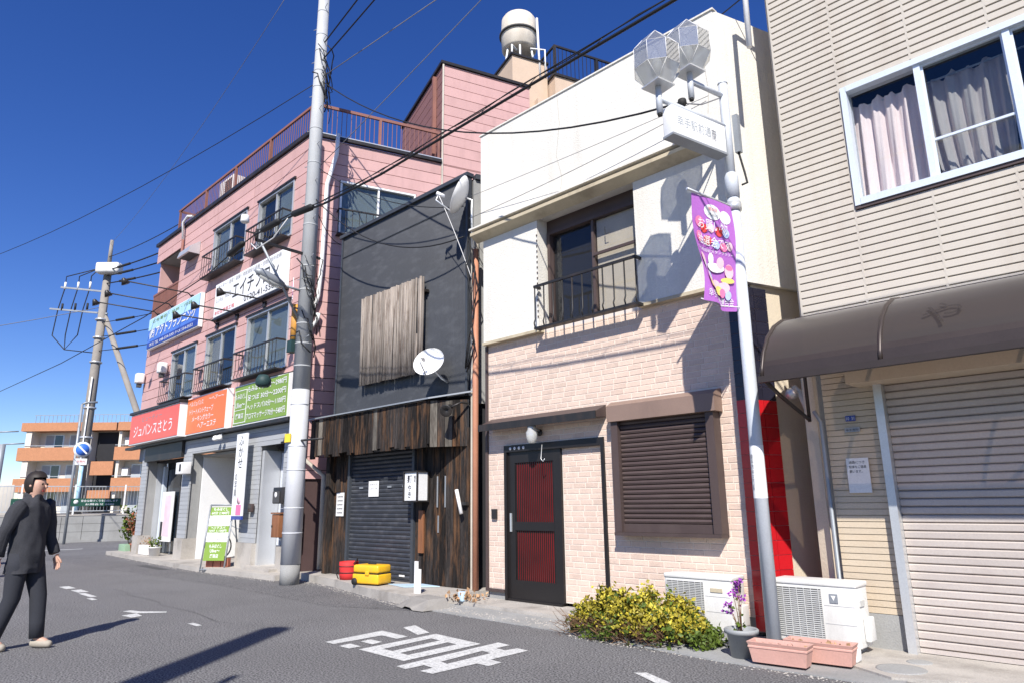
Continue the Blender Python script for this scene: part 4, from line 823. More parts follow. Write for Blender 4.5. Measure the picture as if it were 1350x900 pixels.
# bricks
BR = [(-7.36,-5.50,0.0,2.26),(-5.27,-3.83,1.02,2.64)]
def brick_rects(x0, x1, z0, z1, holes, bw_=0.215, bh=0.0735, g=0.007):
    out = []; r_ = 0; z = z0
    while z < z1-0.02:
        x = x0-random.uniform(0, bw_); zt = min(z+bh-g, z1)
        while x < x1:
            a, b = max(x, x0), min(x+bw_-g, x1)
            if b-a > 0.02:
                pcs = [(a, b)]
                for h in holes:
                    if h[2] < zt-0.01 and h[3] > z+0.01: pcs = [q for p in pcs for q in cut(p[0], p[1], [(h[0], h[1])])]
                out += [(p[0], p[1], z, zt) for p in pcs if p[1]-p[0] > 0.015]
            x += bw_
        z += bh; r_ += 1
    return out
rects = [(q, 7.302) for q in brick_rects(-7.71, -3.60, 0.20, 3.83, BR)]
pock = [(q, 7.352) for q in brick_rects(-6.27, -5.56, 0.12, 2.14, [])]
B('pocket_wall', 'mortar', CH, -6.29,-5.54,7.350,7.40,0.1,2.16)
allb = sorted(rects+pock, key=lambda t: ((t[0][0]+t[0][1])/2)**2+t[1]**2+((t[0][2]+t[0][3])/2-1.4)**2)
umesh = {}
def unit_brick(w_, h_):
    k = (round(w_, 2), round(h_, 3))
    if k not in umesh:
        m = MB(); x, z, e = w_/2, h_/2, 0.004
        m.add([(-x,0,-z),(x,0,-z),(x,0,z),(-x,0,z),(-x+e,-0.006,-z+e),(x-e,-0.006,-z+e),(x-e,-0.006,z-e),(-x+e,-0.006,z-e)], [(4,5,6,7),(0,1,5,4),(1,2,6,5),(2,3,7,6),(3,0,4,7)])
        me = bpy.data.meshes.new('brick'); me.from_pydata(m.v, [], m.f); me.materials.append(MATS['brick']); umesh[k] = me
    return umesh[k]
rest = MB(); cl = wloc(CH)
for i, ((a, b, z0, z1), y) in enumerate(allb):
    if i < 300:
        o = bpy.data.objects.new('brick', unit_brick(b-a, z1-z0)); COL.objects.link(o); o.parent = CH
        o.location = Vector(((a+b)/2, y-random.uniform(0, .002), (z0+z1)/2))-cl
    else:
        e = 0.004; yy = y-0.006
        rest.add([(a,y,z0),(b,y,z0),(b,y,z1),(a,y,z1),(a+e,yy,z0+e),(b-e,yy,z0+e),(b-e,yy,z1-e),(a+e,yy,z1-e)], [(4,5,6,7),(0,1,5,4),(1,2,6,5),(2,3,7,6),(3,0,4,7)])
pm('brick_far', (0.64, 0.495, 0.405), 0.8, var=0.07, vs=6, fine=0.10, fs=70, island=0.085, bump=0.3, bs=60, dirt=(0.72, 0.56, 0.45), dirt_amt=0.6, dscale=7, dstretch=(1, 1, 1), spec=0.15)
ro = build(rest, 'brick_courses', 'brick_far', CH); ro['kind'] = 'stuff'
B('corner_strip', 'brown_metal', CH, -7.76,-7.715,7.27,7.40,0.19,3.83); B('base_strip', 'brown_metal', CH, -7.76,-7.37,7.265,7.33,0.155,0.195)
B('foundation', 'concrete_grey', CH, -7.72,-7.37,7.31,7.5,0.0,0.154); B('foundation', 'concrete_grey', CH, -5.5,-3.6,7.315,7.5,0.0,0.19)
# entrance: frame, sliding door
B('door_frame', 'door_black', CH, -7.36,-5.50,7.27,7.42,2.14,2.24); B('door_frame', 'door_black', CH, -7.36,-7.31,7.27,7.42,0.06,2.14); B('door_frame', 'door_black', CH, -5.55,-5.50,7.27,7.42,0.06,2.14)
B('door_sill', 'door_black', CH, -7.31,-6.30,7.28,7.42,0.056,0.085)
dd = build(MB().box(-7.31,-7.17,7.31,7.35,0.085,2.14).box(-6.42,-6.28,7.31,7.35,0.085,2.14).box(-7.17,-6.42,7.31,7.35,0.085,0.34).box(-7.17,-6.42,7.31,7.35,1.98,2.14).box(-7.17,-6.42,7.308,7.35,1.02,1.14), 'sliding_door', 'door_black', CH)
B('pane', 'door_red', dd, -7.17,-6.42,7.335,7.345,0.34,1.02); B('pane', 'door_red', dd, -7.17,-6.42,7.335,7.345,1.14,1.98)
for i in range(20):
    x = -7.162+i*0.0375
    for z0, z1 in ((0.34,1.02),(1.14,1.98)): B('slat', 'door_black', dd, x, x+0.014, 7.320, 7.334, z0, z1)
B('pull_handle', 'aluminium', dd, -7.265,-7.235,7.29,7.309,1.0,1.26)
B('bell_button', 'black_metal', CH, -7.62,-7.52,7.255,7.285,1.18,1.32)
for i in range(4): build(MB().lathe((-7.22+i*0.09,7.268,2.19), [(0,0.004),(0.022,0.004),(0.024,0)], 12, axis=(0,-1,0)), 'door_stud', 'paper', CH)
cn = thing('door_canopy', 'thin dark brown sheet canopy above the sliding door', 'canopy', (-6.5, 7.1, 2.5))
build(MB().extr([(-7.64,7.285,2.66),(-7.64,7.04,2.55),(-7.64,7.04,2.48),(-7.64,7.285,2.50)], (2.20,0,0)), 'hood', 'brown_metal', cn); B('drip_edge', 'black_metal', cn, -7.66,-5.42,7.022,7.038,2.46,2.56)
pl = thing('porch_lamp', 'glass jar porch lamp hanging over the sliding door', 'lamp', (-6.6, 7.1, 2.25))
build(MB().lathe((-6.62,7.10,2.22), [(0.0,0.0),(0.05,0.005),(0.075,0.06),(0.085,0.15),(0.06,0.19),(0.06,0.22)], 18), 'jar', 'lamp_acrylic', pl); build(MB().lathe((-6.62,7.10,2.44), [(0.06,0),(0.065,0.03),(0,0.04)], 14), 'cap', 'grey_metal', pl)
build(MB().tube([(-6.62,7.10,2.47),(-6.62,7.18,2.44),(-6.62,7.28,2.40)], 0.012, 6), 'arm', 'grey_metal', pl); build(MB().lathe((-6.62,7.272,2.38), [(0,0.015),(0.05,0.012),(0.05,0)], 14, axis=(0,-1,0)), 'base', 'black_metal', pl)
build(MB().tube([(-6.52,7.2,2.2),(-6.50,7.15,2.0),(-6.46,7.15,1.96),(-6.43,7.15,2.0)], 0.006, 5), 'hook', 'aluminium', pl)
# brown roller shutter over the window
bs_ = thing('window_shutter', 'closed brown roller shutter over the brick tile ground floor window', 'shutter', (-4.55, 7.2, 1.04))
build(MB().extr([(-5.30,7.285,2.67),(-5.30,7.20,2.66),(-5.30,7.10,2.60),(-5.30,7.10,2.40),(-5.30,7.285,2.40)], (1.52,0,0)), 'shutter_box', 'brown_light', bs_)
for a in (-5.27,-3.93): B('guide_rail', 'brown_metal', bs_, a, a+0.10, 7.14, 7.30, 1.04, 2.40)
B('sill', 'brown_metal', bs_, -5.27,-3.83,7.12,7.30,1.0,1.038); B('bottom_bar', 'brown_metal', bs_, -5.17,-3.93,7.19,7.23,1.04,1.14)
for i in range(22): build(MB().extr([(-5.165,7.23,1.142+i*0.0575),(-5.165,7.205,1.148+i*0.0575),(-5.165,7.196,1.17+i*0.0575),(-5.165,7.207,1.194+i*0.0575),(-5.165,7.23,1.199+i*0.0575)], (1.23,0,0)), 'slat', 'brown_metal', bs_)
# corner column of glossy tiles: front strip and side face
cc = MB(); cc.box(-3.60,-3.44,7.296,7.42,0.05,3.83); build(cc, 'corner_column', 'tile_joint', CH)
CT = Wall((-3.445, 7.284), D, -NB); CT.B('corner_column', 'tile_joint', CH, 0.012, 0.41, -0.14, -0.006, 0.05, 3.83)
z = 0.06
while z < 3.8:
    m_ = 'red_tile' if z < 2.45 else 'navy_tile'; zt = min(z+0.148, 3.83)
    B('tile', m_, CH, -3.60,-3.447,7.284,7.2955,z,zt)
    for a in (0.004, 0.212): CT.B('tile', m_, CH, a, a+0.20, -0.0055, 0.004, z, zt)
    z += 0.153
# drain and gas pipes in the gap
tag(build(MB().tube([(-3.06,7.60,2.62),(-2.98,7.55,2.55),(-2.92,7.56,2.35),(-2.90,7.58,1.6),(-2.88,7.6,0.75),(-2.80,7.6,0.25)], 0.035, 8), 'gap_hose', 'pipe_cream'), 'pale insulated hose running down beside the red tile column', 'hose')
tag(build(MB().lathe((-3.08,7.55,2.55), [(0,0.1),(0.05,0.08),(0.07,0.0),(0.05,-0.03),(0,-0.02)], 16, axis=(0.7,-0.6,-0.2)), 'wall_vent', 'aluminium'), 'small round metal vent cap above the pale hose', 'vent')

# ---------------------------------------------------------------- air conditioners
def aircon(label, x0, x1, y0, z0, emblem, h=0.55):
    t = thing('air_conditioner', label, 'air conditioner', ((x0+x1)/2, y0+0.15, z0-0.06)); w_ = x1-x0; xg = x0+w_*0.62
    B('case', 'ac_white', t, x0, x1, y0, y0+0.29, z0, z0+h-0.018, bev=0.015); B('lid', 'ac_white', t, x0-0.008, x1+0.008, y0-0.008, y0+0.298, z0+h-0.05, z0+h, bev=0.015)
    gr = B('grille', 'ac_dark', t, x0+0.025, xg-0.02, y0-0.004, y0-0.0005, z0+0.05, z0+h-0.075)
    for i in range(24): B('grille_wire', 'ac_grille', gr, x0+0.025, xg-0.02, y0-0.012, y0-0.0045, z0+0.052+i*(h-0.13)/24, z0+0.062+i*(h-0.13)/24)
    for i in range(7): B('grille_wire', 'ac_grille', gr, x0+0.03+i*(xg-x0-0.06)/6.2, x0+0.036+i*(xg-x0-0.06)/6.2, y0-0.016, y0-0.0125, z0+0.05, z0+h-0.075)
    for z in (z0+h*0.34, z0+h*0.62): B('seam', 'ac_grille', t, xg, x1-0.02, y0-0.003, y0-0.0005, z, z+0.004)
    B('valve_cover', 'ac_white', t, x1+0.001, x1+0.05, y0+0.10, y0+0.26, z0+0.05, z0+0.26, bev=0.012); B('side_handle', 'ac_grille', t, x1+0.001, x1+0.012, y0+0.05, y0+0.16, z0+0.36, z0+0.41)
    for a in (x0+0.08, x1-0.18): B('foot', 'concrete_grey', t, a, a+0.12, y0+0.0, y0+0.30, 0.014, z0-0.002)
    return t
ac1 = aircon('white air conditioner unit behind the yellow green bush', -4.46, -3.66, 6.92, 0.075, 0)
B('emblem', 'ledge_tan', ac1, -3.90,-3.76,6.912,6.9195,0.46,0.50)
text('T2E', (-3.648,6.95,0.50), (0,1,0), ZU, .17, .075, 'ink', ac1, bold=0.03)
B('tape', 'ink', ac1, -3.655,-3.645,7.0,7.10,0.46,0.485)
ac2 = aircon('white air conditioner unit with square emblem behind the pink planters', -3.20, -2.42, 6.90, 0.08, 1, 0.57)
B('emblem', 'grey_metal', ac2, -2.66,-2.585,6.892,6.8995,0.46,0.54)
build(MB().add([(-2.645,6.889,0.525),(-2.60,6.889,0.525),(-2.6225,6.889,0.48)], [(0,2,1)]), 'emblem_mark', 'paper', ac2)
blk('foam_block', 'white block under the right hand air conditioner', 'block', 'white_plastic', -2.47,-2.35,6.55,6.68,0.03,0.14, bev=0.02)

# ---------------------------------------------------------------- right hand house: ribbed cream siding, shutter, awning
RH = thing('ribbed_house', 'two storey house with ribbed cream siding and wide white shutter', 'house', (0.3, 7.6, 0.02))
rc = MB(); e_ = Vector((-2.76,7.38,0))+D*8
for a0, a1, z0, z1 in ((-2.76,-2.1,3.0,9.4),(-2.1,0.9,3.0,4.42),(-2.1,0.9,5.78,9.4),(0.9,3.5,3.0,9.4)): rc.box(a0, a1, 7.372, 7.5, z0, z1)
rc.prism([(-2.66,7.5),(3.5,7.5),(3.5,15),(e_.x+0.1,15)], 9.0, 9.4); build(rc, 'wall', 'cream_siding', RH)
RS = Wall((-2.76,7.375), D, -NB)
lw_ = MB(); RS.box(lw_, 0.03, 7.5, -0.1, -0.0, 3.0, 9.4); build(lw_, 'side_wall', 'beige_side', RH); RS.B('side_wall', 'beige_side', RH, 0.05, 7.5, -0.2, -0.05, 0.0, 2.999)
RS.B('eave', 'brown_metal', RH, 0.25, 7.0, 0.0, 0.26, 7.32, 7.44)
B('wall', 'tan_siding', RH, -2.66,-2.16,7.392,7.5,0.34,3.0); B('wall', 'interior_dark', RH, -2.1,3.5,7.45,7.55,0.0,3.0)
rm = MB(); rm.box(-2.1,0.9,8.6,8.65,4.3,5.9); rm.box(-2.14,-2.1,7.5,8.6,4.3,5.9); rm.box(0.9,0.94,7.5,8.6,4.3,5.9); rm.box(-2.1,0.9,7.5,8.6,5.86,5.9); rm.box(-2.1,0.9,7.5,8.6,4.3,4.34); build(rm, 'room', 'interior_dark', RH)
def ribpanel(x0, x1, z0, z1, y=7.37, row=0.0835, dep=0.022, mt_='cream_siding', nm='siding_panel', W_=None):
    vs = []; z = z0; pr = []
    while z < z1-0.01:
        zt = min(z+row, z1); pr += [(y, z), (y-dep, z+0.004), (y-dep+0.004, zt-0.016)]; z = zt
    pr.append((y, z1)); fs = []
    for (yy, zz) in pr: vs += [(x0, yy, zz), (x1, yy, zz)]
    for i in range(len(pr)-1): fs.append((2*i, 2*i+1, 2*i+3, 2*i+2))
    n0 = len(vs); vs += [(x0, y+0.004, z0), (x1, y+0.004, z0), (x1, y+0.004, z1), (x0, y+0.004, z1)]
    m = MB(); m.add(vs, fs); return build(m, nm, mt_, RH)
J = [-2.785, -2.12, -1.40, -0.72, -0.04, 0.64, 1.32, 2.0, 2.7, 3.4]
for a, b in zip(J[:-1], J[1:]):
    for z0, z1 in cut(3.2, 9.3, [(4.385, 5.80)] if -2.2 < a < 0.9 else []): ribpanel(a+0.008, b-0.008, z0, z1)
for a in J:
    for z0, z1 in cut(3.2, 9.3, [(4.36, 5.82)] if -2.10 < a < 1.0 else []): B('joint_strip', 'cream_siding', RH, a-0.011, a+0.011, 7.35, 7.374, z0, z1)
# window with pink curtains
WR = Wall((0, 7.36), (1, 0), (0, -1))
wf = MB(); a0, a1, z0, z1 = -2.10, 0.92, 4.40, 5.79
WR.box(wf, a0, a0+.06, -.12, .04, z0, z1); WR.box(wf, a1-.06, a1, -.12, .04, z0, z1); WR.box(wf, a0+.06, a1-.06, -.12, .045, z0, z0+.075); WR.box(wf, a0+.06, a1-.06, -.12, .045, z1-.065, z1)
for a in (-1.36, -0.60, 0.16): WR.box(wf, a-.03, a+.03, -.09, .02, z0+.075, z1-.065)
wo = build(wf, 'window', 'alum_blue', RH)
sf = MB()
for a, b in ((-1.33,-0.63),(-0.57,0.13),(0.19,0.86)):
    for q in ((a,a+.02,z0+.075,z1-.065),(b-.02,b,z0+.075,z1-.065),(a+.02,b-.02,z0+.075,z0+.1),(a+.02,b-.02,z1-.09,z1-.065),(a+.02,b-.02,4.86,4.885)): WR.box(sf, q[0], q[1], -.035, -.012, q[2], q[3])
build(sf, 'sash', 'alum_blue', wo)
for a, b in ((-2.04,-1.39),(-1.33,-0.63),(-0.57,0.13),(0.19,0.86)): WR.B('pane', 'glass_room' if a < -2 else 'glass_clear', wo, a, b, -.06, -.056, z0+.075, z1-.065)
WR.B('sill_flashing', 'brown_metal', wo, a0, a1, .0, .03, z0-.035, z0-.002)
def curtain(x0, x1, zt, zb, folds, y, gather=0.0):
    m = MB(); n = folds*10; k = 14; vs = []; fs = []
    for j in range(k+1):
        t = j/k; z = zt+(zb-zt)*t
        for i in range(n+1):
            s_ = i/n; xx = x0+(x1-x0)*s_*(1-gather*t*t*0.5)+gather*t*t*(x1-x0)*0.35; ph = s_*folds*2*math.pi
            zz = z + (0.02*math.sin(ph*0.5+1) if j == 0 else 0) - (0.05*abs(math.sin(ph*0.5)) if j == 0 else 0)
            vs.append((xx, y+0.045*math.sin(ph)*(0.55+0.45*t)+0.015*math.sin(ph*2.3+t*3), zz))
    for j in range(k):
        for i in range(n): q = j*(n+1)+i; fs.append((q, q+1, q+n+2, q+n+1))
    m.add(vs, fs, True); return build(m, 'curtain', 'curtain_pink', wo)
curtain(-2.08, -1.36, 5.66, 4.44, 5, 7.54); curtain(-1.40, -0.66, 5.66, 4.46, 5, 7.60, 0.35)
wr = WR.B('curtain_rail', 'aluminium', wo, -2.04, 0.86, -.22, -.205, 5.60, 5.615)
# ground floor: tan lap siding, plinth, shutter
clad(Wall((0, 7.372), (1, 0), (0, -1)), -2.68, -2.155, 0.34, 2.95, 0.0605, [], 'tan_siding', RH, name='lap_board', gap=0.007, th=0.018)
B('plinth', 'concrete_grey', RH, -2.69,-2.155,7.352,7.5,0.02,0.335)
for a in (-2.155,): B('guide_rail', 'aluminium', RH, a, a+0.075, 7.27, 7.44, 0.03, 2.50)
B('shutter_housing', 'tan_siding', RH, -2.32,3.4,7.02,7.448,2.50,2.84)
sh2 = thing('wide_shutter', 'closed wide off-white roller shutter under the brown awning', 'shutter', (0.6, 7.38, 0.03))
for i in range(33): build(MB().extr([(-2.078,7.40,0.075+i*0.0735),(-2.078,7.385,0.078+i*0.0735),(-2.078,7.368,0.088+i*0.0735),(-2.078,7.366,0.135+i*0.0735),(-2.078,7.383,0.146+i*0.0735),(-2.078,7.40,0.1475+i*0.0735)], (5.4,0,0)), 'slat', 'shutter_white', sh2).location.y += random.uniform(-.0025, .0025)
B('bottom_bar', 'shutter_white', sh2, -2.078,3.32,7.36,7.40,0.036,0.073)
pt = tag(build(MB().tube([(-2.665,7.30,0.33),(-2.70,7.30,0.35),(-2.70,7.30,2.18),(-2.76,7.30,2.3)], 0.022, 8), 'conduit', 'grey_metal'), 'grey upright conduit pipe at the edge of the tan lap siding', 'pipe')
# plates and notice
p1 = tag(build(MB().box(-2.47,-2.375,7.340,7.347,2.17,2.225), 'number_plate', 'sign_navy'), 'small dark number plate reading 10 31 on tan siding', 'plate'); text('10  31', (-2.46,7.338,2.18), XU, ZU, .075, .032, 'sign_white', p1)
p2 = tag(build(MB().box(-2.49,-2.345,7.340,7.347,2.06,2.105), 'name_plate', 'grey_metal'), 'small grey name plate below the dark number plate', 'plate'); text('幸手市中', (-2.478,7.338,2.07), XU, ZU, .12, .022, 'ink', p2)
p3 = tag(build(MB().box(-2.515,-2.305,7.340,7.346,1.46,1.80), 'notice', 'paper'), 'white paper notice with three lines on the tan siding', 'notice')
for i, s_ in enumerate(('通路につき', '駐車をご遠慮', '願います。')): text(s_, (-2.49,7.338,1.745-i*0.045), XU, ZU, (.15,.16,.12)[i], .028, 'ink', p3)
# awning
aw = thing('awning', 'curved smoky brown plastic awning with faded hiragana over the shutter', 'awning', (0.3, 6.9, 2.5))
prof = [(7.352,3.28),(7.15,3.27),(6.92,3.215),(6.70,3.11),(6.52,2.965),(6.40,2.80),(6.335,2.64),(6.32,2.56)]
m = MB(); xs_ = [-2.84, -1.78, -0.58, 0.62, 1.82, 3.04]
for a, b in zip(xs_[:-1], xs_[1:]):
    vs = []
    for y, z in prof: vs += [(a+0.02, y, z), (b-0.02, y, z)]
    build(MB().add(vs, [(2*i, 2*i+1, 2*i+3, 2*i+2) for i in range(len(prof)-1)], True), 'sheet', 'awning_sheet', aw)
for x in xs_: build(MB().tube([(x, y-0.004, z) for y, z in prof], 0.021, 6), 'rib', 'awning_frame', aw)
build(MB().extr([(-2.82,6.336,2.56),(-2.82,6.318,2.56),(-2.82,6.330,2.655),(-2.82,6.352,2.71),(-2.82,6.366,2.705),(-2.82,6.345,2.65)], (5.9,0,0)), 'valance', 'awning_frame', aw)
B('front_beam', 'awning_frame', aw, -2.87,3.1,6.285,6.345,2.50,2.56); B('wall_beam', 'awning_frame', aw, -2.86,3.1,7.325,7.352,3.285,3.33)
build(MB().extr([(-2.845,y,z) for y, z in prof]+[(-2.845,7.352,2.9)], (-0.008,0,0)), 'end_plate', 'awning_sheet', aw)
for x in (-2.83, -0.58, 1.82):
    build(MB().tube([(x,6.33,2.53),(x,6.7,2.40),(x,7.34,2.22)], 0.02, 8), 'brace', 'awning_frame', aw)
    build(MB().tube([(x,7.34,3.2),(x,7.34,2.2)], 0.02, 8), 'brace', 'awning_frame', aw)
text('や', (-1.45,6.355,2.80), XU, (0,0.62,0.78), .30, .26, 'awning_letter', aw)
tag(build(MB().tube([(-2.6,7.36,7.9),(-2.86,7.02,7.9),(-2.89,7.0,7.85),(-2.91,7.0,6.58)], 0.033, 10), 'white_pipe', 'white_plastic'), 'white pipe hanging down from the eave of the ribbed house', 'pipe')

# ---------------------------------------------------------------- shopping street lamp post
LPX, LPY = -3.20, 6.82
LP = thing('lamp_post', 'silver shopping street lamp post with two faceted globes on arms', 'lamp post', (LPX, LPY, 0.012))
build(MB().tube([(LPX,LPY,0.0),(LPX,LPY,4.78)], [0.070,0.064], 20), 'pole', 'silver_pole', LP); build(MB().tube([(LPX,LPY,4.70),(LPX,LPY,4.95),(LPX,LPY,5.0)], [0.076,0.076,0.055], 20), 'collar', 'silver_pole', LP)
build(MB().tube([(LPX,LPY,4.9),(LPX,LPY,6.14)], 0.052, 18), 'pole', 'silver_pole', LP); build(MB().lathe((LPX,LPY,6.14), [(0.058,0),(0.055,0.02),(0,0.035)], 16), 'cap', 'silver_pole', LP)
LA = Vector((math.sin(R(12)), math.cos(R(12)), 0)); lp0 = Vector((LPX, LPY, 0))
def onarm(s_, z): return lp0+LA*s_+Vector((0, 0, z))
def globe(s_, za, zp):
    build(MB().tube([onarm(-0.04, za), onarm(s_, za)], 0.030, 12), 'arm', 'silver_pole', LP)
    build(MB().tube([onarm(s_, zp-0.34), onarm(s_, zp)], 0.034, 12), 'stem', 'silver_pole', LP); build(MB().tube([onarm(s_, zp-0.365), onarm(s_, zp-0.341)], 0.026, 10), 'stem_end', 'black_rubber', LP)
    c = onarm(s_, zp); M = Matrix.Rotation(R(-12), 3, 'Z')
    sq = lambda h, z: [c+M@Vector((sx*h, sy*h, z)) for sx, sy in ((-1,-1),(1,-1),(1,1),(-1,1))]
    gb_ = bmesh.new(); q_ = 1+math.sqrt(2); k_ = 0.098
    for ax_ in range(3):
        for s0 in (-1, 1):
            for s1 in (-1, 1):
                for s2 in (-1, 1):
                    v_ = [s1, s2]; v_.insert(ax_, s0*q_); gb_.verts.new(c+M@Vector((v_[0]*k_, v_[1]*k_, (v_[2]+q_)*k_*1.22)))
    bmesh.ops.convex_hull(gb_, input=gb_.verts[:]); bmesh.ops.dissolve_limit(gb_, angle_limit=0.02, verts=gb_.verts[:], edges=gb_.edges[:]); gb_.verts.index_update()
    g_ = build(MB().add([v.co.copy() for v in gb_.verts], [[v.index for v in f_.verts] for f_ in gb_.faces]), 'globe', 'lamp_acrylic', LP); gb_.free()
    g_.data.materials.append(MATS['lamp_clear'])
    for p_ in g_.data.polygons:
        nn_ = M.inverted() @ p_.normal
        if len(p_.vertices) == 3 or max(abs(nn_.x), abs(nn_.y)) > 0.96 or (abs(nn_.z) < 0.1 and abs(abs(nn_.x)-abs(nn_.y)) < 0.1): p_.material_index = 1
    for e_ in g_.data.edges:
        pa, pb_ = (g_.data.vertices[i].co+wloc(LP) for i in e_.vertices)
        build(MB().tube([pa, pb_], .0028, 4), 'facet_edge', 'white_plastic', g_)
    build(MB().add(sq(0.125, -0.02)+sq(0.125, -0.004), [(0,3,2,1),(4,5,6,7),(0,1,5,4),(1,2,6,5),(2,3,7,6),(3,0,4,7)]), 'base_plate', 'aluminium', g_)
    build(MB().lathe(c, [(0.035,0.01),(0.035,0.10),(0.06,0.12),(0.07,0.22),(0.05,0.30),(0,0.33)], 16), 'bulb', 'white_paint', g_)
globe(-1.08, 5.58, 5.74); globe(-0.56, 5.98, 6.10)
ss = thing('street_sign', 'white hanging box sign with faded lettering under the lamp arm', 'sign', onarm(-0.55, 5.18))
SW = Wall((LPX, LPY), -LA[0:2] if False else (-LA.x, -LA.y), (LA.y, -LA.x)); 
def SWB(nm, mt_, a0, a1, o0, o1, z0, z1, bev=0): return SW.B(nm, mt_, ss, a0, a1, o0, o1, z0, z1, bev=bev)
SWB('case', 'sign_white', 0.12, 0.97, -0.07, 0.07, 5.19, 5.52, 0.008); SWB('rim', 'grey_metal', 0.11, 0.98, -0.075, 0.075, 5.165, 5.189)
for a in (0.28, 0.80): SWB('hanger', 'black_metal', a, a+0.03, -0.02, 0.02, 5.521, 5.60)
for o_, xd in ((-0.072, (-LA.x,-LA.y,0)), (0.072, (LA.x,LA.y,0))):
    a = 0.2 if o_ < 0 else 0.90
    text('幸手駅前通り', SW.p(a, o_, 5.30), xd, ZU, .62, .12, 'curtain_grey', ss)
    text('商', SW.p(0.36 if o_ > 0 else 0.5, o_*1.03, 5.28), xd, ZU, .07, .14, 'ink_grey', ss)
SWB('rim', 'grey_metal', 0.115, 0.121, -0.072, 0.072, 5.19, 5.52)
build(MB().lathe(onarm(-0.72, 5.66), [(0,0.05),(0.045,0.03),(0.05,-0.02),(0.03,-0.05),(0,-0.05)], 12), 'cable_clamp', 'black_rubber', LP)
build(MB().tube([onarm(-0.68,5.66), onarm(-0.4,5.74), onarm(-0.05,5.95)], 0.008, 5), 'lamp_lead', 'cable_grey', LP)
build(MB().box(LPX+0.06,LPX+0.12,LPY+0.03,LPY+0.10,5.25,5.72), 'switch_box', 'grey_metal', LP)
build(MB().tube([(LPX+0.09,LPY+0.06,5.25),(LPX+0.12,LPY+0.1,5.0),(LPX+0.16,LPY+0.05,4.85),(LPX+0.12,LPY,4.82)], 0.012, 6), 'lamp_lead', 'cable_black', LP)
build(MB().tube([(LPX-0.001,LPY-0.0,1.42),(LPX,LPY,1.95)], [0.0705,0.0695], 20, caps=False), 'address_wrap', 'white_paint', LP); 
text('幸手市中五丁目', (LPX-0.042,LPY-0.062,1.5), (0.9,-0.2,0), ZU, .03, .36, 'ink', LP, vertical=True)
# banner on its rod
bn = thing('banner', 'purple festival banner with pale pictures and Japanese lettering on the lamp post', 'banner', onarm(-0.4, 3.38))
BA = Vector((math.sin(R(8)), math.cos(R(8)), 0)); bnrm = Vector((BA.y, -BA.x, 0))
def bp(a, z, o=0.0):          # a metres out from the post, gentle billow
    t = (4.57-z)/1.19; bil = 0.05*math.sin(a*6.0+t*4.0)*(0.3+t)+0.03*math.sin(a*13+t*7)*t
    return Vector((LPX, LPY, z)) - BA*a + bnrm*(bil+o) + Vector((0, 0, -0.03*math.sin(a*4)*t))
def patch(a0, a1, z0, z1, o, nm, mt_, par, na=14, nz=20, shape=None):
    vs, fs = [], []
    for j in range(nz+1):
        for i in range(na+1):
            u, v = i/na, j/nz
            if shape == 'oval':
                an_ = 2*math.pi*u; rr_ = v; a = (a0+a1)/2+(a1-a0)/2*rr_*math.cos(an_); z = (z0+z1)/2+(z1-z0)/2*rr_*math.sin(an_)
            else: a, z = a0+(a1-a0)*u, z0+(z1-z0)*v
            vs.append(bp(a, z, o))
    for j in range(nz):
        for i in range(na): q = j*(na+1)+i; fs.append((q, q+1, q+na+2, q+na+1))
    return build(MB().add(vs, fs, True), nm, mt_, par)
patch(0.07, 0.73, 3.38, 4.57, 0.0, 'cloth', 'banner_purple', bn)
for sgn in (1,):
    o_ = 0.004
    for a, z, ra, rz, mt_ in ((0.22,4.40,.09,.075,'sign_white'),(0.42,4.42,.13,.085,'sign_white'),(0.62,4.28,.06,.06,'ink_pink'),(0.55,4.22,.05,.05,'ink_red'),(0.45,4.24,.05,.05,'ink_palepink'),(0.33,4.22,.06,.055,'ink_red'),(0.22,4.22,.05,.05,'ink_paleblue'),(0.63,4.12,.05,.06,'ink_pink'),(0.5,4.10,.06,.05,'ink_red'),(0.38,4.07,.05,.05,'ink_paleblue'),(0.27,4.06,.06,.05,'ink_pink'),(0.17,4.08,.04,.05,'ink_palepink'),
        (0.62,3.86,.07,.08,'ink_palepink'),(0.62,3.80,.05,.05,'sign_white'),(0.40,3.82,.13,.05,'sign_white'),(0.46,3.90,.04,.07,'sign_white'),(0.33,3.88,.05,.06,'ink_palepink'),(0.20,3.80,.07,.08,'ink_palepink'),(0.20,3.84,.06,.03,'ink_pink'),(0.22,3.70,.10,.03,'ink_yellow'),(0.60,3.66,.06,.08,'ink_palepink'),(0.60,3.60,.045,.05,'ink_yellow'),(0.52,3.70,.05,.06,'ink_paleblue'),(0.40,3.64,.07,.05,'ink_palepink'),(0.28,3.62,.08,.06,'ink_palepink'),(0.36,3.58,.06,.05,'ink_yellow'),(0.30,3.56,.04,.05,'ink_pink'),(0.22,3.54,.04,.05,'ink_paleblue')):
        patch(a-ra, a+ra, z-rz, z+rz, o_, 'print', mt_, bn, 14, 2, 'oval'); o_ += 0.0007
def bantext(s_, a_left, z, wd_, h, mt_, o=0.03):
    ob = text(s_, (0,0,0), XU, ZU, wd_, h, mt_, bn); 
    if not ob: return
    off = wloc(bn); lo = Vector((0,0,0))-off
    for v in ob.data.vertices:
        q = v.co-lo; v.co = bp(a_left-q.x, z+q.z, o)-off
bantext('幸手市商店会連合会', 0.69, 3.43, .56, .085, 'sign_white', 0.010); bantext('第23回', 0.49, 4.43, .14, .04, 'ink_red', 0.012); bantext('いちのいち', 0.50, 4.37, .16, .035, 'ink', 0.012); bantext('冬の商店街スタンプラリー', 0.70, 3.97, .58, .035, 'sign_white', 0.010)
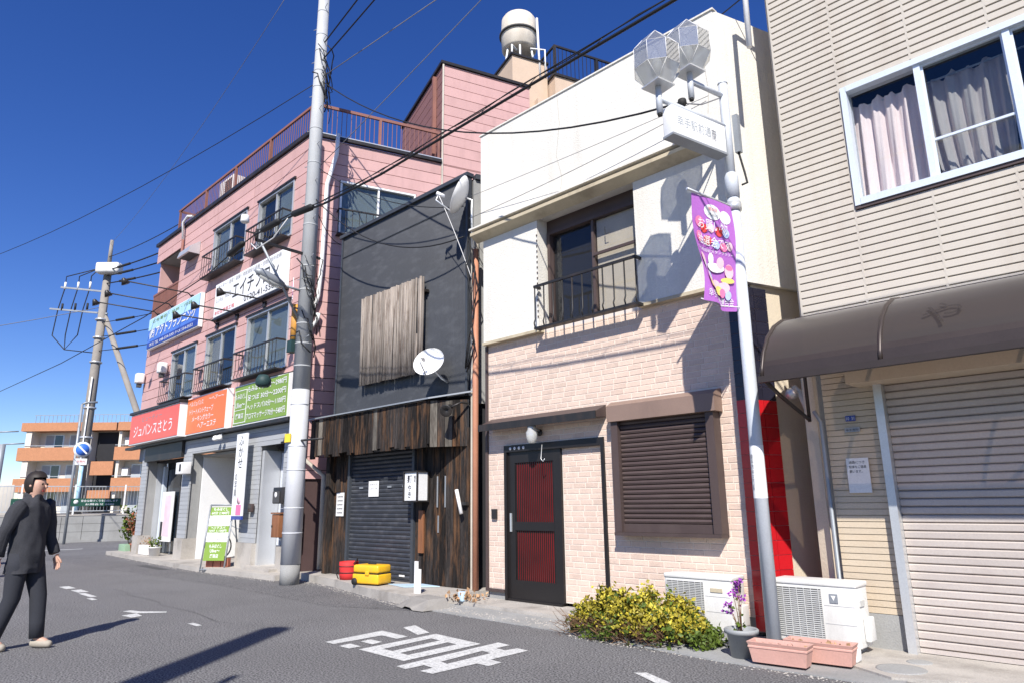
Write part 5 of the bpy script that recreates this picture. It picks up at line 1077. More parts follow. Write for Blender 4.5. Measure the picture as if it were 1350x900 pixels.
bantext('お買い物', 0.66, 4.20, .44, .12, 'sign_white', 0.026); bantext('抽選会です', 0.68, 4.03, .5, .11, 'sign_white', 0.026)
def ba(a, z): return Vector((LPX, LPY, z))-BA*a
build(MB().tube([ba(-0.03,4.585), ba(0.82,4.585)], 0.014, 8), 'rod', 'aluminium', bn); build(MB().tube([ba(0.72,3.40), ba(0.4,3.37), ba(0.02,3.42), ba(-0.03,3.45)], 0.006, 5), 'tie', 'white_plastic', bn)
build(MB().tube([(LPX,LPY,4.54),(LPX,LPY,4.64)], 0.082, 16), 'clamp', 'aluminium', bn)

# ---------------------------------------------------------------- bush, pots, planters
bu = thing('bush', 'low bush of yellow green leaves against the brick tile wall', 'bush', (-4.5, 6.6, 0.012))
gl, gg, tw = MB(), MB(), MB()
def bh(x, y):   # height of the clipped outline
    u = (x+4.45)/0.90; v = (y-6.42)/0.46; k = 1-u*u-v*v
    return 0 if k <= 0 else (0.44 if x < -4.1 else 0.44-0.52*(x+4.1))*math.sqrt(min(1, k*1.6))*(0.80+0.22*math.sin(x*9)*math.cos(y*11+x*4)+0.12*math.sin(x*23+y*9))
clumps = []
for k in range(1000):
    x, y = random.uniform(-5.4,-3.5), random.uniform(5.95,6.9); h = bh(x, y)
    if h > 0.03: clumps.append((x, y, h*random.uniform(0.75,1.08)))
for (x, y, h) in clumps:
    n = random.randint(7, 18); base = Vector((x*0.9-0.45, 6.62+(y-6.62)*0.6, 0.02)); c = Vector((x, y, h+0.01))
    tw.tube([base, base.lerp(c, 0.5)+Vector((0, 0, 0.05)), c], [0.005, 0.004, 0.002], 3, caps=False)
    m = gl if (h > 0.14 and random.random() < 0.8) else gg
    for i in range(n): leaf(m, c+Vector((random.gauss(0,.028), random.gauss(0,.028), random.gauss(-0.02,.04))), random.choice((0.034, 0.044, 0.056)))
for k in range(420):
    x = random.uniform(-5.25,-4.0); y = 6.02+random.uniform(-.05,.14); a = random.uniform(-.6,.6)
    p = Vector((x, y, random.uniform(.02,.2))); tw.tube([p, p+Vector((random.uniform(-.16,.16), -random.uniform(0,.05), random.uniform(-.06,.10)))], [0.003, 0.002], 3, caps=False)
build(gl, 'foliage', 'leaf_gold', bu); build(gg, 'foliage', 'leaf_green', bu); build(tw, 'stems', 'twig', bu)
fp = thing('flower_pot', 'round grey plastic pot with a thin purple flowering plant', 'potted plant', (-3.24, 6.25, 0.012)); c = Vector((-3.24,6.25,0.012))
build(MB().lathe(c, [(0,0.0),(0.105,0.0),(0.13,0.20),(0.152,0.205),(0.156,0.235),(0.146,0.245),(0.128,0.235),(0.122,0.19),(0,0.185)], 28), 'pot', 'grey_pot', fp); build(MB().lathe(c, [(0,0.20),(0.12,0.195)], 20), 'soil', 'soil', fp)
sm, fl2, lf2 = MB(), MB(), MB()
for dx, dy, h in ((-.09,-.03,.30),(-.05,.0,.42),(.02,-.02,.56),(-.02,.02,.48),(-.1,.02,.22),(.0,.05,.36)):
    top = c+Vector((dx, dy, 0.2+h*0.8)); sm.tube([c+Vector((dx*.2,dy*.2,.19)), c+Vector((dx*.5,dy*.4,.19+h*.45)), top], [.005,.004,.002], 5)
    for q in range(26): leaf(fl2, top+Vector((random.gauss(0,.016), random.gauss(0,.016), random.gauss(0,.016))), 0.034)
    for q in range(4): leaf(lf2, c.lerp(top, random.uniform(.3,.9))+Vector((0,0,.06)), 0.04)
build(sm, 'stem', 'twig', fp); build(fl2, 'flowers', 'flower_purple', fp); build(lf2, 'foliage', 'leaf_green', fp)
def trough(label, x0, y0, L, ang, w_=0.19, h=0.17):
    t = thing('planter_trough', label, 'planter', (x0, y0, 0.03)); M = Matrix.Rotation(R(ang), 3, 'Z'); o0 = Vector((x0, y0, 0.032))
    def ring(k, z): return [o0+M@Vector((sx*(L/2*k if False else L/2-(1-k)), sy*(w_/2-(1-k)), z)) for sx, sy in ((-1,-1),(1,-1),(1,1),(-1,1))]
    rows = [ring(0.975, 0), ring(0.995, h-0.05), ring(1.0, h-0.05), ring(1.0, h-0.035), ring(0.995, h-0.033), ring(1.008, h), ring(0.988, h), ring(0.975, 0.12)]
    vs = [p for rw_ in rows for p in rw_]; fs = [(3,2,1,0)]+[(4*i+j, 4*i+(j+1) % 4, 4*i+4+(j+1) % 4, 4*i+4+j) for i in range(len(rows)-1) for j in range(4)]
    po_ = build(MB().add(vs, fs), 'trough', 'terracotta', t); bv = po_.modifiers.new('bevel', 'BEVEL'); bv.width = 0.012; bv.segments = 2; bv.limit_method = 'ANGLE'; bv.angle_limit = R(50)
    build(MB().add(ring(0.976, 0.13), [(0,1,2,3)]), 'soil', 'soil', t)
    dr_ = MB()
    for q in range(26): leaf(dr_, o0+M@Vector((random.uniform(-L*.42,L*.42), random.uniform(-.05,.05), .135)), 0.05)
    build(dr_, 'dry_plants', 'dry_leaf', t)
trough('front pink plastic planter trough beside the grey pot', -2.83, 6.13, 0.50, 6); trough('rear pink plastic planter trough touching the air conditioner', -2.60, 6.42, 0.56, 6)

# ---------------------------------------------------------------- near utility pole
UX, UY = -12.19, 6.49
UP = thing('utility_pole', 'tall grey concrete utility pole in front of the pink building', 'utility pole', (UX, UY, 0))
build(MB().tube([(UX,UY,0),(UX,UY,0.36)], [0.176,0.174], 24), 'pole_foot', 'concrete_grey', UP); build(MB().tube([(UX,UY,0.36),(UX,UY,3.6)], [0.180,0.168], 24), 'sheath', 'pole_sheath', UP)
build(MB().tube([(UX,UY,3.6),(UX,UY,14.5)], [0.164,0.105], 24), 'pole', 'pole_concrete', UP)
def prad(z): return 0.164-0.059*(z-3.6)/10.9 if z > 3.6 else 0.180-0.012*(z-0.36)/3.24
for z in (0.9,1.35,2.05,2.5,3.3,4.05,4.5,4.9,5.6,6.1,7.0,7.4,8.4,9.2,10.2,10.6,11.1,11.5,12.1): build(MB().lathe((UX,UY,z), [(prad(z),0),(prad(z)+.006,.003),(prad(z)+.006,.022),(prad(z),.025)], 24), 'band', 'pole_concrete' if z > 3.6 else 'pole_sheath', UP)
for i, z in enumerate([4.2+k*0.42 for k in range(21)]):
    a = R(-20 if i % 2 else 205); d_ = Vector((math.cos(a)*.9, math.sin(a)*.5, 0)); p = Vector((UX, UY, z))+d_*prad(z)*.8
    build(MB().tube([p, p+d_*0.22+Vector((0,0,.01))], 0.009, 6), 'step_bolt', 'aluminium', UP)
kb_ = MB()
for z0, z1, n in ((4.7,6.9,16),(9.7,11.4,14)):
    for k in range(n):
        a = random.uniform(-1.6, 0.6); z = random.uniform(z0, z1); r_ = prad(z)+random.uniform(.02,.14)
        pts = [Vector((UX+math.cos(a+.35*j)*r_*random.uniform(.8,1.2), UY+math.sin(a+.35*j)*r_*random.uniform(.8,1.2), z-0.14*j+random.uniform(-.1,.1))) for j in range(5)]
        kb_.tube(pts, random.choice((.007,.011,.014)), 5)
build(kb_, 'cable_tangle', 'cable_black', UP)['kind'] = 'stuff'
# bracket, brace and street light on the pole
arm = Vector((0.0, -1.0, 0)); P0 = Vector((UX, UY, 6.36))
e1 = P0+arm*1.12+Vector((0,0,0.04))
build(MB().bar(P0+arm*-0.25, e1, .05, .05), 'cross_arm', 'black_metal', UP); build(MB().tube([Vector((UX,UY,5.0))+arm*.15, e1+arm*-0.08], 0.025, 8), 'brace', 'grey_metal', UP)
build(MB().tube([e1+Vector((0,0,-.02)), e1+Vector((0,0,.22))], 0.03, 8), 'insulator', 'black_rubber', UP); build(MB().lathe(e1+arm*.25+Vector((0,0,.28)), [(0,.16),(.07,.15),(.085,.02),(.06,0),(0,0)], 14), 'insulator', 'white_plastic', UP)
sl_ = thing('street_light', 'grey street light head on the brace of the near utility pole', 'street light', Vector((UX,UY,5.6))+arm*.8)
hl = [Vector((UX,UY,5.62))+arm*.50, Vector((UX,UY,5.66))+arm*.66, Vector((UX,UY,5.78))+arm*1.0, Vector((UX,UY,5.80))+arm*1.1]
build(MB().tube(hl, [.05,.10,.085,.03], 12), 'housing', 'grey_metal', sl_); build(MB().tube([hl[0]+Vector((0,0,-.05)), hl[1]+Vector((0,0,-.06)), hl[2]+Vector((0,0,-.055))], [.03,.075,.05], 12), 'lens', 'lamp_acrylic', sl_); build(MB().tube([Vector((UX,UY,5.58))+arm*.1, hl[0]], .025, 8), 'bracket', 'grey_metal', sl_)
tg = thing('pole_tag', 'weathered orange strapped plate on the near utility pole', 'plate', (UX-.2,UY-.1,4.7)); tc2 = Vector((UX-.22,UY-.10,4.62))
build(MB().tube([tc2, tc2+Vector((0,0,.72))], .075, 12), 'plate', 'orange_tag', tg)
for z in (.05,.62): build(MB().lathe(tc2+Vector((0,0,z)), [(.077,0),(.082,.01),(.077,.03)], 14), 'strap', 'black_rubber', tg)
build(MB().box(UX-.3,UX-.12,UY-.2,UY-.05,4.36,4.6), 'bracket', 'dark_green', tg)
stk = thing('pole_sticker', 'white and pink advertising plate on the near utility pole', 'sign', (UX-.1,UY-.2,5.5)); build(MB().rbox((UX-.16,UY-.22,5.62),(.22,.012,.46),Matrix.Rotation(R(-25),3,'Z')), 'plate', 'sign_white', stk); build(MB().rbox((UX-.163,UY-.2275,5.62),(.14,.004,.30),Matrix.Rotation(R(-25),3,'Z')), 'print', 'ink_pink', stk)
build(MB().tube([(UX-.55,UY-.05,2.62),(UX+.9,UY+.02,2.60)], .022, 6), 'lower_bracket', 'black_metal', UP); build(MB().rbox((UX-.02,UY-.2,2.66),(.17,.02,.16),Matrix.Rotation(R(8),3,'Z')), 'yellow_marker', 'yellow_tag', UP)
gl_ = thing('pole_lamp', 'dark rounded lamp shade beside the green sign on the pole', 'lamp', (-13.55,6.3,3.9)); build(MB().lathe((-13.0,6.1,3.82), [(0,.16),(.10,.14),(.15,.05),(.15,-.05),(.1,-.1),(0,-.1)], 16), 'shade', 'dark_green', gl_); build(MB().tube([(-13.0,6.1,3.9),(-12.36,6.44,4.0)], .012, 6), 'arm', 'black_metal', gl_)

# ---------------------------------------------------------------- overhead wires
bund = thing('cable_bundle', 'thick black bundle of overhead cables running along the houses', 'cable', (UX, 5.3, 6.4))
kp = [(-12.15,5.30,6.46),(-10.5,5.26,6.34),(-9.4,5.22,6.18),(-7.7,5.15,6.05),(-6.3,5.10,6.02),(-4.62,5.05,5.99),(-2.7,5.03,5.98),(1.0,5.0,6.02),(6,4.95,6.25),(14,4.9,6.9)]
main = []
for (p, q) in zip(kp[:-1], kp[1:]): main += [Vector(p).lerp(Vector(q), j/4) for j in range(4)]
main.append(Vector(kp[-1]))
build(MB().tube(main, 0.017, 8), 'main_cable', 'cable_black', bund); build(MB().tube([p+Vector((0,.03,.085+.02*math.sin(i*1.7))) for i, p in enumerate(main)], 0.006, 6), 'messenger_wire', 'cable_black', bund); build(MB().tube([p+Vector((0,-.03,.035)) for p in main], 0.007, 6), 'branch_cable', 'cable_black', bund)
for i in range(2, len(main)-1, 2):
    p = main[i]; build(MB().tube([p+Vector((-.06,0,0)), p+Vector((.06,.03,.09))], .005, 4), 'lashing', 'cable_black', bund)
bl = thing('cable_bundle', 'black overhead cables with splice cases passing the upper pink windows', 'cable', (UX, 5.3, 6.3)); build(MB().tube([Vector(p) for p in ((-12.15,5.28,6.44),(-13.0,5.26,6.34),(-14.2,5.25,6.15),(-18,5.25,6.0),(-26,5.25,6.05),(-40,5.25,6.5))], .012, 6), 'main_cable', 'cable_black', bl)
for a, b in (((-9.75,5.22,6.25),(-10.55,5.25,6.36)), ((-11.0,5.26,6.40),(-11.8,5.28,6.44)), ((-12.5,5.27,6.41),(-13.2,5.26,6.32))): build(MB().tube([Vector(a), Vector(a).lerp(Vector(b),.12), Vector(a).lerp(Vector(b),.88), Vector(b)], [.025,.06,.06,.025], 10), 'splice_case', 'black_rubber', bl)
build(MB().tube([(-10.7,5.25,6.34),(-11.2,5.25,6.12),(-11.9,5.26,6.10),(-12.2,5.28,6.3)], .011, 6), 'drop_loop', 'white_plastic', bl)
wire('overhead_wire', 'single dark wire from the near pole to the far left sky', (UX,6.45,10.35), (-40,1.2,11.2), 0.9, .009, 'cable_black')
wire('overhead_wire', 'lowest of the parallel wires rising from the near pole top', (UX+.1,6.5,10.9), (8,5.2,13.3), .3, .016)
wire('overhead_wire', 'second of the parallel wires rising from the near pole top', (UX+.1,6.5,11.3), (8,4.6,13.9), .3, .016)
wire('overhead_wire', 'pale thin wire crossing the sky above the near pole', (UX+.1,6.5,10.45), (10,11.0,14.5), .2, .010, 'cable_grey')
wire('overhead_wire', 'sagging twisted drop wire from the near pole to the lamp arm', (UX+.1,6.52,10.35), onarm(-0.72,5.66), 0.75, .012)
wire('overhead_wire', 'thin straight wire passing over the globes toward the right', (-9.6,9.6,8.2), (3.0,5.4,7.6), .25, .009)
wire('overhead_wire', 'pale thin wire crossing in front of the water tank', (-12.1,6.6,8.4), (6,7.6,14.6), .25, .008, 'cable_grey')
wire('service_wire', 'twisted service wire stapled along the cream parapet', (-7.9,7.05,6.0), (-3.55,7.08,6.2), .05, .005, 'cable_grey')
wire('service_wire', 'thin service wire sloping over the cream parapet', (-7.8,7.0,6.35), (-3.4,6.85,6.1), .02, .004, 'cable_grey')
wire('service_wire', 'drop wire from the near pole to the corner of the dark house', (UX+.1,6.5,7.6), (-8.1,7.1,5.75), .55, .011)
wire('service_wire', 'drop wire from the near pole to the satellite dish of the dark house', (UX+.1,6.55,8.3), (-8.1,7.1,6.3), .3, .008)
wire('service_wire', 'thin wire hanging from the upper dish to the terracotta drainpipe', (-8.33,6.75,6.45), (-8.0,7.2,5.0), -.05, .006, 'white_plastic')
wire('service_wire', 'drop wire to the pink side window above the dark house', (UX+.1,6.55,7.35), S.p(.8,.05,7.2), .15, .009)

# ---------------------------------------------------------------- far side of the crossing: retaining wall, fence, pole, flats
struct(build(MB().prism([(-37.0,-6),(-36.6,0),(-33.6,14.4),(-33.0,30),(-140,60),(-140,-60)], -0.1, 1.02), 'raised_ground', 'asphalt', origin=(-60,10,0)))
RW = Wall((-36.75, -1.0), (3.1, 15.4), (15.4, -3.1))
rwt = thing('retaining_wall', 'low concrete block retaining wall across the side road', 'wall', (-35.2, 7, 0))
RW.B('footing', 'concrete_grey', rwt, -2.0, 17.0, 0.05, 0.28, -0.05, 0.10)
for i in range(24):
    for j in range(3): RW.B('block', 'concrete_grey', rwt, -2.0+i*0.79, -2.0+i*0.79+0.775, 0.06, 0.215+random.uniform(0,.008), 0.10+j*0.335, 0.10+j*0.335+0.325)
RW.B('coping', 'concrete', rwt, -2.0, 17.0, 0.02, 0.24, 1.105, 1.16)
fe = thing('mesh_fence', 'white metal bar fence on top of the block wall', 'fence', (-35.4, 7, 1.16))
for z in (1.28, 2.32): RW.B('rail', 'aluminium', fe, -2.0, 17.0, 0.10, 0.14, z, z+0.04)
for i in range(11): RW.B('post', 'white_paint', fe, -2.0+i*1.9, -1.94+i*1.9, 0.09, 0.15, 1.16, 2.42)
for i in range(150): RW.B('bar', 'aluminium', fe, -1.92+i*0.126, -1.908+i*0.126, 0.115, 0.127, 1.32, 2.32)
for i, (a, b) in enumerate(((9.3, 11.2), (7.2, 8.3))):
    gbn = thing('fence_banner', ('long dark green banner with white lettering on the bar fence', 'short dark green banner with pale stripe on the bar fence')[i], 'banner', RW.p((a+b)/2, .16, 1.5))
    RW.B('cloth', 'sign_green_dark', gbn, a, b, .152, .162, 1.50, 1.83)
    if i == 0:
        xd = RW.d
        text('安全な街づくりを目指します', RW.p(a+.38,.166,1.68), xd, ZU, 1.4, .10, 'sign_white', gbn, bold=.01); text('お問合せ 0480', RW.p(a+.55,.166,1.54), xd, ZU, 1.1, .08, 'sign_white', gbn, bold=.01); build(MB().lathe(RW.p(a+.2,.163,1.68), [(0,.004),(.09,.004),(.09,0)], 14, axis=RW.n), 'emblem', 'sign_white', gbn)
    else: RW.B('stripe', 'sign_white', gbn, a+.1, b-.1, .163, .166, 1.62, 1.67)
# no-parking sign on a lamp column
npx = Vector((-33.12, 7.66, 0))
ns = thing('traffic_sign', 'round blue no parking sign with white rim on a grey post', 'traffic sign', npx)
build(MB().tube([npx, npx+Vector((0,0,5.7))], .055, 10), 'post', 'grey_metal', ns); nd_ = Vector((.977,-.21,0)); sdv = Vector((.21,.977,0))
cS = npx+Vector((0,0,3.80))+nd_*.07+sdv*.22
build(MB().lathe(cS, [(0,.0),(.32,.0),(.32,.01),(0,.01)], 30, axis=nd_), 'disc', 'sign_white', ns); build(MB().lathe(cS+nd_*.012, [(0,.0),(.245,.0),(.245,.004),(0,.004)], 30, axis=nd_), 'disc_centre', 'blue_sign', ns)
build(MB().bar(cS+nd_*.018+sdv*-.17+Vector((0,0,.17)), cS+nd_*.018+sdv*.17+Vector((0,0,-.17)), .006, .06), 'slash', 'sign_white', ns)
build(MB().rbox(cS+Vector((0,0,-.5)), (.02,.42,.26), Matrix((nd_, sdv, Vector((0,0,1)))).transposed()), 'plate', 'sign_white', ns); text('区間内', cS+Vector((0,0,-.53))+nd_*.014-sdv*.14, sdv, ZU, .28, .08, 'ink_red', ns)
build(MB().tube([npx+Vector((0,0,5.7)), npx+Vector((.0,.15,5.78)), npx+sdv*.55+Vector((0,0,5.82))], .045, 8), 'lamp_arm', 'grey_metal', ns)
# far utility pole with equipment
QX, QY = -36.95, 8.85
QP = thing('utility_pole', 'far leaning-braced utility pole with cross arms beyond the crossing', 'utility pole', (QX, QY, 1.0)); q0 = Vector((QX, QY, 0)); qs = Vector((.72,.69,0))  # qs: to the right as seen from the street
build(MB().tube([q0, q0+Vector((0,.05,13.2))], [.25,.17], 18), 'pole', 'pole_dark', QP); build(MB().tube([q0+Vector((0,.05,13.2)), q0+Vector((0,.05,14.5))], [.10,.08], 12), 'pole_top', 'pole_dark', QP)
build(MB().tube([q0+Vector((0,.1,10.7)), q0+qs*2.6+Vector((0,.3,4.5)), q0+qs*3.9+Vector((0,.3,1.2))], [.12,.15,.16], 14), 'stay_pole', 'pole_dark', QP)
build(MB().tube([q0+qs*-.05+Vector((.25,-.1,1.0)), q0+Vector((.25,-.1,7.5))], .03, 8), 'guard_tube', 'white_plastic', QP)
build(MB().tube([q0+Vector((.262,-.06,1.3)), q0+Vector((.262,-.06,3.3))], .09, 8), 'wrap', 'sign_sky', QP)
bx_ = build(MB().rbox(q0+Vector((.35,0,12.9)), (.5,1.15,.55), Matrix.Rotation(R(45-90),3,'Z'), .12), 'switch_gear', 'ac_white', QP)
for z, L in ((12.0, 2.2), (10.9, 2.6)):
    build(MB().bar(q0+qs*.3+Vector((0,0,z-.25)), q0-qs*L+Vector((0,0,z+.05)), .07, .08), 'cross_arm', 'grey_metal', QP)
    for k in (.75, 1.35, 2.0): build(MB().tube([q0-qs*k+Vector((0,0,z-.05)), q0-qs*k+Vector((0,0,z+.3))], .05, 8), 'insulator', 'white_plastic' if z > 11 else 'black_rubber', QP)
for k in (.75, 1.35, 2.0): build(MB().tube([q0-qs*.4+Vector((0,0,13.0)), q0-qs*k+Vector((0,0,12.6)), q0-qs*k+Vector((0,0,12.0)), q0-qs*(k+.2)+Vector((0,0,10.9)), q0-qs*(k+.3)+Vector((0,0,9.6)), q0-qs*1.6+Vector((0,0,8.9)), q0+Vector((0,0,8.7))], .025, 6), 'jumper_cable', 'cable_black', QP)
for z in (10.3,9.4,8.2,6.0,4.6,4.0): build(MB().lathe(q0+Vector((0,.03,z)), [(.24,0),(.27,.01),(.27,.08),(.24,.09)], 18), 'band', 'aluminium', QP)
for i, z in enumerate((13.6, 12.9, 12.6, 12.2, 10.2, 9.5, 8.8)):
    o = wire('overhead_wire', ('highest wire from the far pole toward the pink building', 'upper thick wire from the far pole to the pink corner', 'middle thick wire from the far pole to the pink corner', 'lower thick wire from the far pole to the pink corner', 'telephone wire from the far pole to the pink building', 'second telephone wire from the far pole below the cross arms', 'lowest telephone wire from the far pole')[i], (QX,QY,z), (-24.5,9.0+i*.6,z*.72+2.6), .2, .03 if 0 < i < 4 else .018)
    if i: build(MB().tube([Vector((QX,QY,z)).lerp(Vector((-24.5,9.0+i*.6,z*.72+2.6)), .12)-Vector((0,0,.08)), Vector((QX,QY,z)).lerp(Vector((-24.5,9.0+i*.6,z*.72+2.6)), .24)-Vector((0,0,.14))], .06, 8), 'sleeve', 'black_rubber', o)
wire('overhead_wire', 'thin wire dropping from the far pole to the left edge', (QX,QY,11.0), (-36,-6,5.5), .3, .016, 'cable_grey'); wire('overhead_wire', 'thin high wire crossing the sky left of the pink roof', (QX,QY,14.3), (-14,6.4,13.5), .5, .007, 'cable_grey')
# flats
AP = thing('apartment_block', 'distant cream apartment block with orange balcony bands', 'apartment block', (-70, 18, 1.0))
A = Wall((-74.0, 12.6), (.7127,.7015), (.7015,-.7127))
am = MB(); A.box(am, .5, 24, -9, -1.3, .9, 8.2); A.box(am, .5, 1.0, -1.3, -.12, .9, 8.2); build(am, 'wall', 'apt_wall', AP)
for a0, a1 in ((0.0,6.3),(8.6,24.0)):
    A.B('roof_band', 'apt_orange', AP, a0+.1, a1, -1.3, .05, 8.15, 8.9)
    for z in (5.55, 2.85): A.B('balcony_band', 'apt_orange', AP, a0, a1, -.12, .02, z, z+1.15); A.B('balcony_floor', 'apt_wall', AP, a0, a1, -1.3, -.125, z-.02, z+.14); A.B('handrail', 'aluminium', AP, a0, a1, -.08, -.04, z+1.3, z+1.34)
A.B('stair_shaft', 'interior_dark', AP, 6.3, 8.6, -1.29, -1.2, .9, 8.1); A.B('roof_band', 'apt_orange', AP, 6.35, 8.55, -1.3, .0, 8.18, 8.87)
for z in (4.25, 1.75): A.B('stair_balcony', 'apt_orange', AP, 6.5, 8.5, -.4, -.25, z, z+1.2)
for a0 in (1.5, 3.7, 9.6, 12.0, 14.4):
    for z in (6.0, 3.3, .95):
        w_ = MB(); A.box(w_, a0, a0+1.7, -1.3, -1.26, z, z+1.95); wo_ = build(w_, 'window', 'aluminium', AP)
        for k in range(2): A.B('pane', 'glass_dark' if k else 'curtain_grey', wo_, a0+.08+k*.8, a0+.78+k*.8, -1.255, -1.25, z+.08, z+1.87)
for a0 in (6.0, 8.7): A.B('drainpipe', 'apt_wall', AP, a0, a0+.25, -1.25, -.3, .9, 8.1)
for z in (6.2, 3.5): A.B('unit', 'ac_white', AP, 8.95, 9.55, -1.2, -.8, z+.7, z+1.4)
rr_ = MB(); A.box(rr_, .8, 24, -.5, -.46, 9.6, 9.65); rro = build(rr_, 'roof_railing', 'grey_metal', AP)
for i in range(60): A.B('bar', 'grey_metal', rro, .9+i*.38, .93+i*.38, -.49, -.46, 8.9, 9.6)
# far left: poles of the railway and a low white wall
for i, (x, y, h) in enumerate(((-58.5,8.6,6.6),(-60.0,9.3,5.9))):
    t = thing('line_pole', ('thin far lamp pole at the left edge of the crossing', 'dark far line pole beside the thin lamp pole')[i], 'pole', (x, y, 1.02)); build(MB().tube([(x,y,1.0),(x,y,h)], .09 if i == 0 else .2, 8), 'pole', 'grey_metal', t); build(MB().tube([(x,y,h),(x+.4,y+1.2,h+.1)], .05, 6), 'arm', 'grey_metal', t)
blk('concrete_hut', 'small pale concrete hut near the railway poles', 'hut', 'apt_wall', -58,-56.5,8.3,9.8,1.0,3.0, bev=.05)
blk('white_barrier', 'white roadside barrier board at the left edge beside the dark figure', 'barrier', 'white_paint', -23.0,-22.4,2.9,3.5,.0,1.0, bev=.03)

# ---------------------------------------------------------------- people
def skinmesh(name, mat, parent, verts, edges, radii, root=0, sub=2):
    o0 = wloc(parent) if parent else Vector()
    me = bpy.data.meshes.new(name); me.from_pydata([tuple(Vector(v)-o0) for v in verts], edges, []); me.materials.append(MATS[mat])
    o = bpy.data.objects.new(name, me); COL.objects.link(o); o.parent = parent
    o.modifiers.new('skin', 'SKIN')
    sv = me.skin_vertices[0].data
    for i, r_ in enumerate(radii): sv[i].radius = (r_, r_) if not isinstance(r_, tuple) else r_; sv[i].use_root = (i == root)
    o.modifiers['skin'].use_smooth_shade = True
    ss_ = o.modifiers.new('sub', 'SUBSURF'); ss_.levels = sub; ss_.render_levels = sub
    return o
def person(label, x, y, H, face, stride, coat, trousers, hairm, arms=(0.12, -0.1)):
    t = thing('person', label, 'person', (x, y, 0)); f = Vector((face[0], face[1], 0)).normalized(); r_ = Vector((f.y, -f.x, 0)); k = H/1.75
    def P(a, b, z): return Vector((x, y, 0))+f*(a*k)+r_*(b*k)+Vector((0, 0, z*k))
    hipL, hipR = P(0,-.09,.90), P(0,.09,.90)
    fL, fR = stride, -stride
    legL = [hipL, P(fL*.55+.03,-.10,.50), P(fL,-.10,.09)]; legR = [hipR, P(fR*.35+.05,.10,.50), P(fR,.10,.10)]
    shL, shR = P(0,-.185,1.42), P(0,.185,1.42)
    eL, eR = P(arms[0]*.4-.03,-.25,1.14), P(arms[1]*.4-.03,.25,1.14); wL, wR = P(arms[0],-.25,.90), P(arms[1],.25,.90)
    # body: one continuous surface from head to feet
    V = [P(0,0,.95), P(0,0,1.15), P(-.01,0,1.36), P(.0,0,1.47), P(.02,0,1.55), P(.025,0,1.63), P(.02,0,1.70), hipL, legL[1], legL[2], P(fL+.13,-.11,.045), hipR, legR[1], legR[2], P(fR+.13,.11,.045), shL, eL, wL, shR, eR, wR]
    E = [(0,1),(1,2),(2,3),(3,4),(4,5),(5,6),(0,7),(7,8),(8,9),(9,10),(0,11),(11,12),(12,13),(13,14),(2,15),(15,16),(16,17),(2,18),(18,19),(19,20)]
    Rr = [.10,.09,.09,.05,.075,.088,.06,.075,.05,.04,.035,.075,.05,.04,.035,.04,.036,.03,.04,.036,.03]
    body = skinmesh('body', 'skin', t, V, E, [q*k for q in Rr])
    # clothes
    def loft(rings, n=20):
        m = MB(); vs = []; fs = []
        for (a_, z_, rx, ry) in rings:
            for j in range(n): an_ = 2*math.pi*j/n; vs.append(P(a_+ry*math.cos(an_), rx*math.sin(an_), z_))
        for i in range(len(rings)-1):
            for j in range(n): fs.append((i*n+j, i*n+(j+1) % n, (i+1)*n+(j+1) % n, (i+1)*n+j))
        return m.add(vs, fs, True)
    ct = loft([(0,.74,.195,.145),(0,.80,.20,.15),(0,.95,.19,.145),(0,1.12,.178,.13),(-.01,1.30,.20,.135),(-.01,1.39,.205,.125),(-.01,1.44,.17,.105),(-.005,1.475,.105,.085),(0,1.50,.068,.075),(0,1.53,.07,.078),(0,1.525,.06,.068)])
    for sh_, e_2, w_2 in ((shL, eL, wL), (shR, eR, wR)):
        s1_ = sh_+(Vector((x, y, sh_.z))-sh_)*.18
        ct.tube([s1_, sh_.lerp(e_2,.12), e_2, w_2.lerp(e_2,.08), w_2.lerp(e_2,.07)], [.075*k,.078*k,.062*k,.052*k,.04*k], 14)
    from mathutils import noise as mnoise
    bmc = bmesh.new(); vv = [bmc.verts.new(p) for p in ct.v]
    for f_ in ct.f:
        try: bmc.faces.new([vv[i] for i in f_])
        except ValueError: pass
    bmesh.ops.subdivide_edges(bmc, edges=bmc.edges[:], cuts=2, use_grid_fill=True, smooth=0.6); bmc.normal_update(); bmc.verts.index_update()
    for v in bmc.verts: q = v.co; v.co = q+v.normal*(0.024*mnoise.noise(Vector((q.x*9, q.y*9, q.z*4)))+0.014*mnoise.noise(Vector((q.x*16, q.y*16, q.z*18))))
    ct = MB().add([v.co.copy() for v in bmc.verts], [[v.index for v in f_.verts] for f_ in bmc.faces], True); bmc.free()
    build(ct, 'coat', coat, t)
    tr = MB()
    for lg_ in (legL, legR): tr.tube([lg_[0]+Vector((0,0,.04*k)), lg_[0].lerp(lg_[1],.25), lg_[1], lg_[2].lerp(lg_[1],.4), lg_[2].lerp(lg_[1],.02)], [.10*k,.10*k,.078*k,.07*k,.066*k], 16)
    build(tr, 'trousers', trousers, t)
    for ft, b in ((fL,-.10),(fR,.10)):
        skinmesh('shoe', 'shoe', t, [P(ft-.06,b,.05), P(ft+.06,b,.045), P(ft+.17,b*1.15,.035)], [(0,1),(1,2)], [q*k for q in (.045,.046,.034)])
    # hair, face
    hb = bmesh.new(); bmesh.ops.create_uvsphere(hb, u_segments=20, v_segments=14, radius=1); hm = MB(); hb.verts.index_update(); keep = []
    M = Matrix((f, r_, Vector((0,0,1)))).transposed()
    vs = [P(0.0,0,1.650)+M@Vector((v.co.x*.114*k, v.co.y*.100*k, (v.co.z*.122 if v.co.z > -.2 else v.co.z*.15+.006)*k))*(1+.05*math.sin(v.co.y*17+v.co.x*9)) for v in hb.verts]
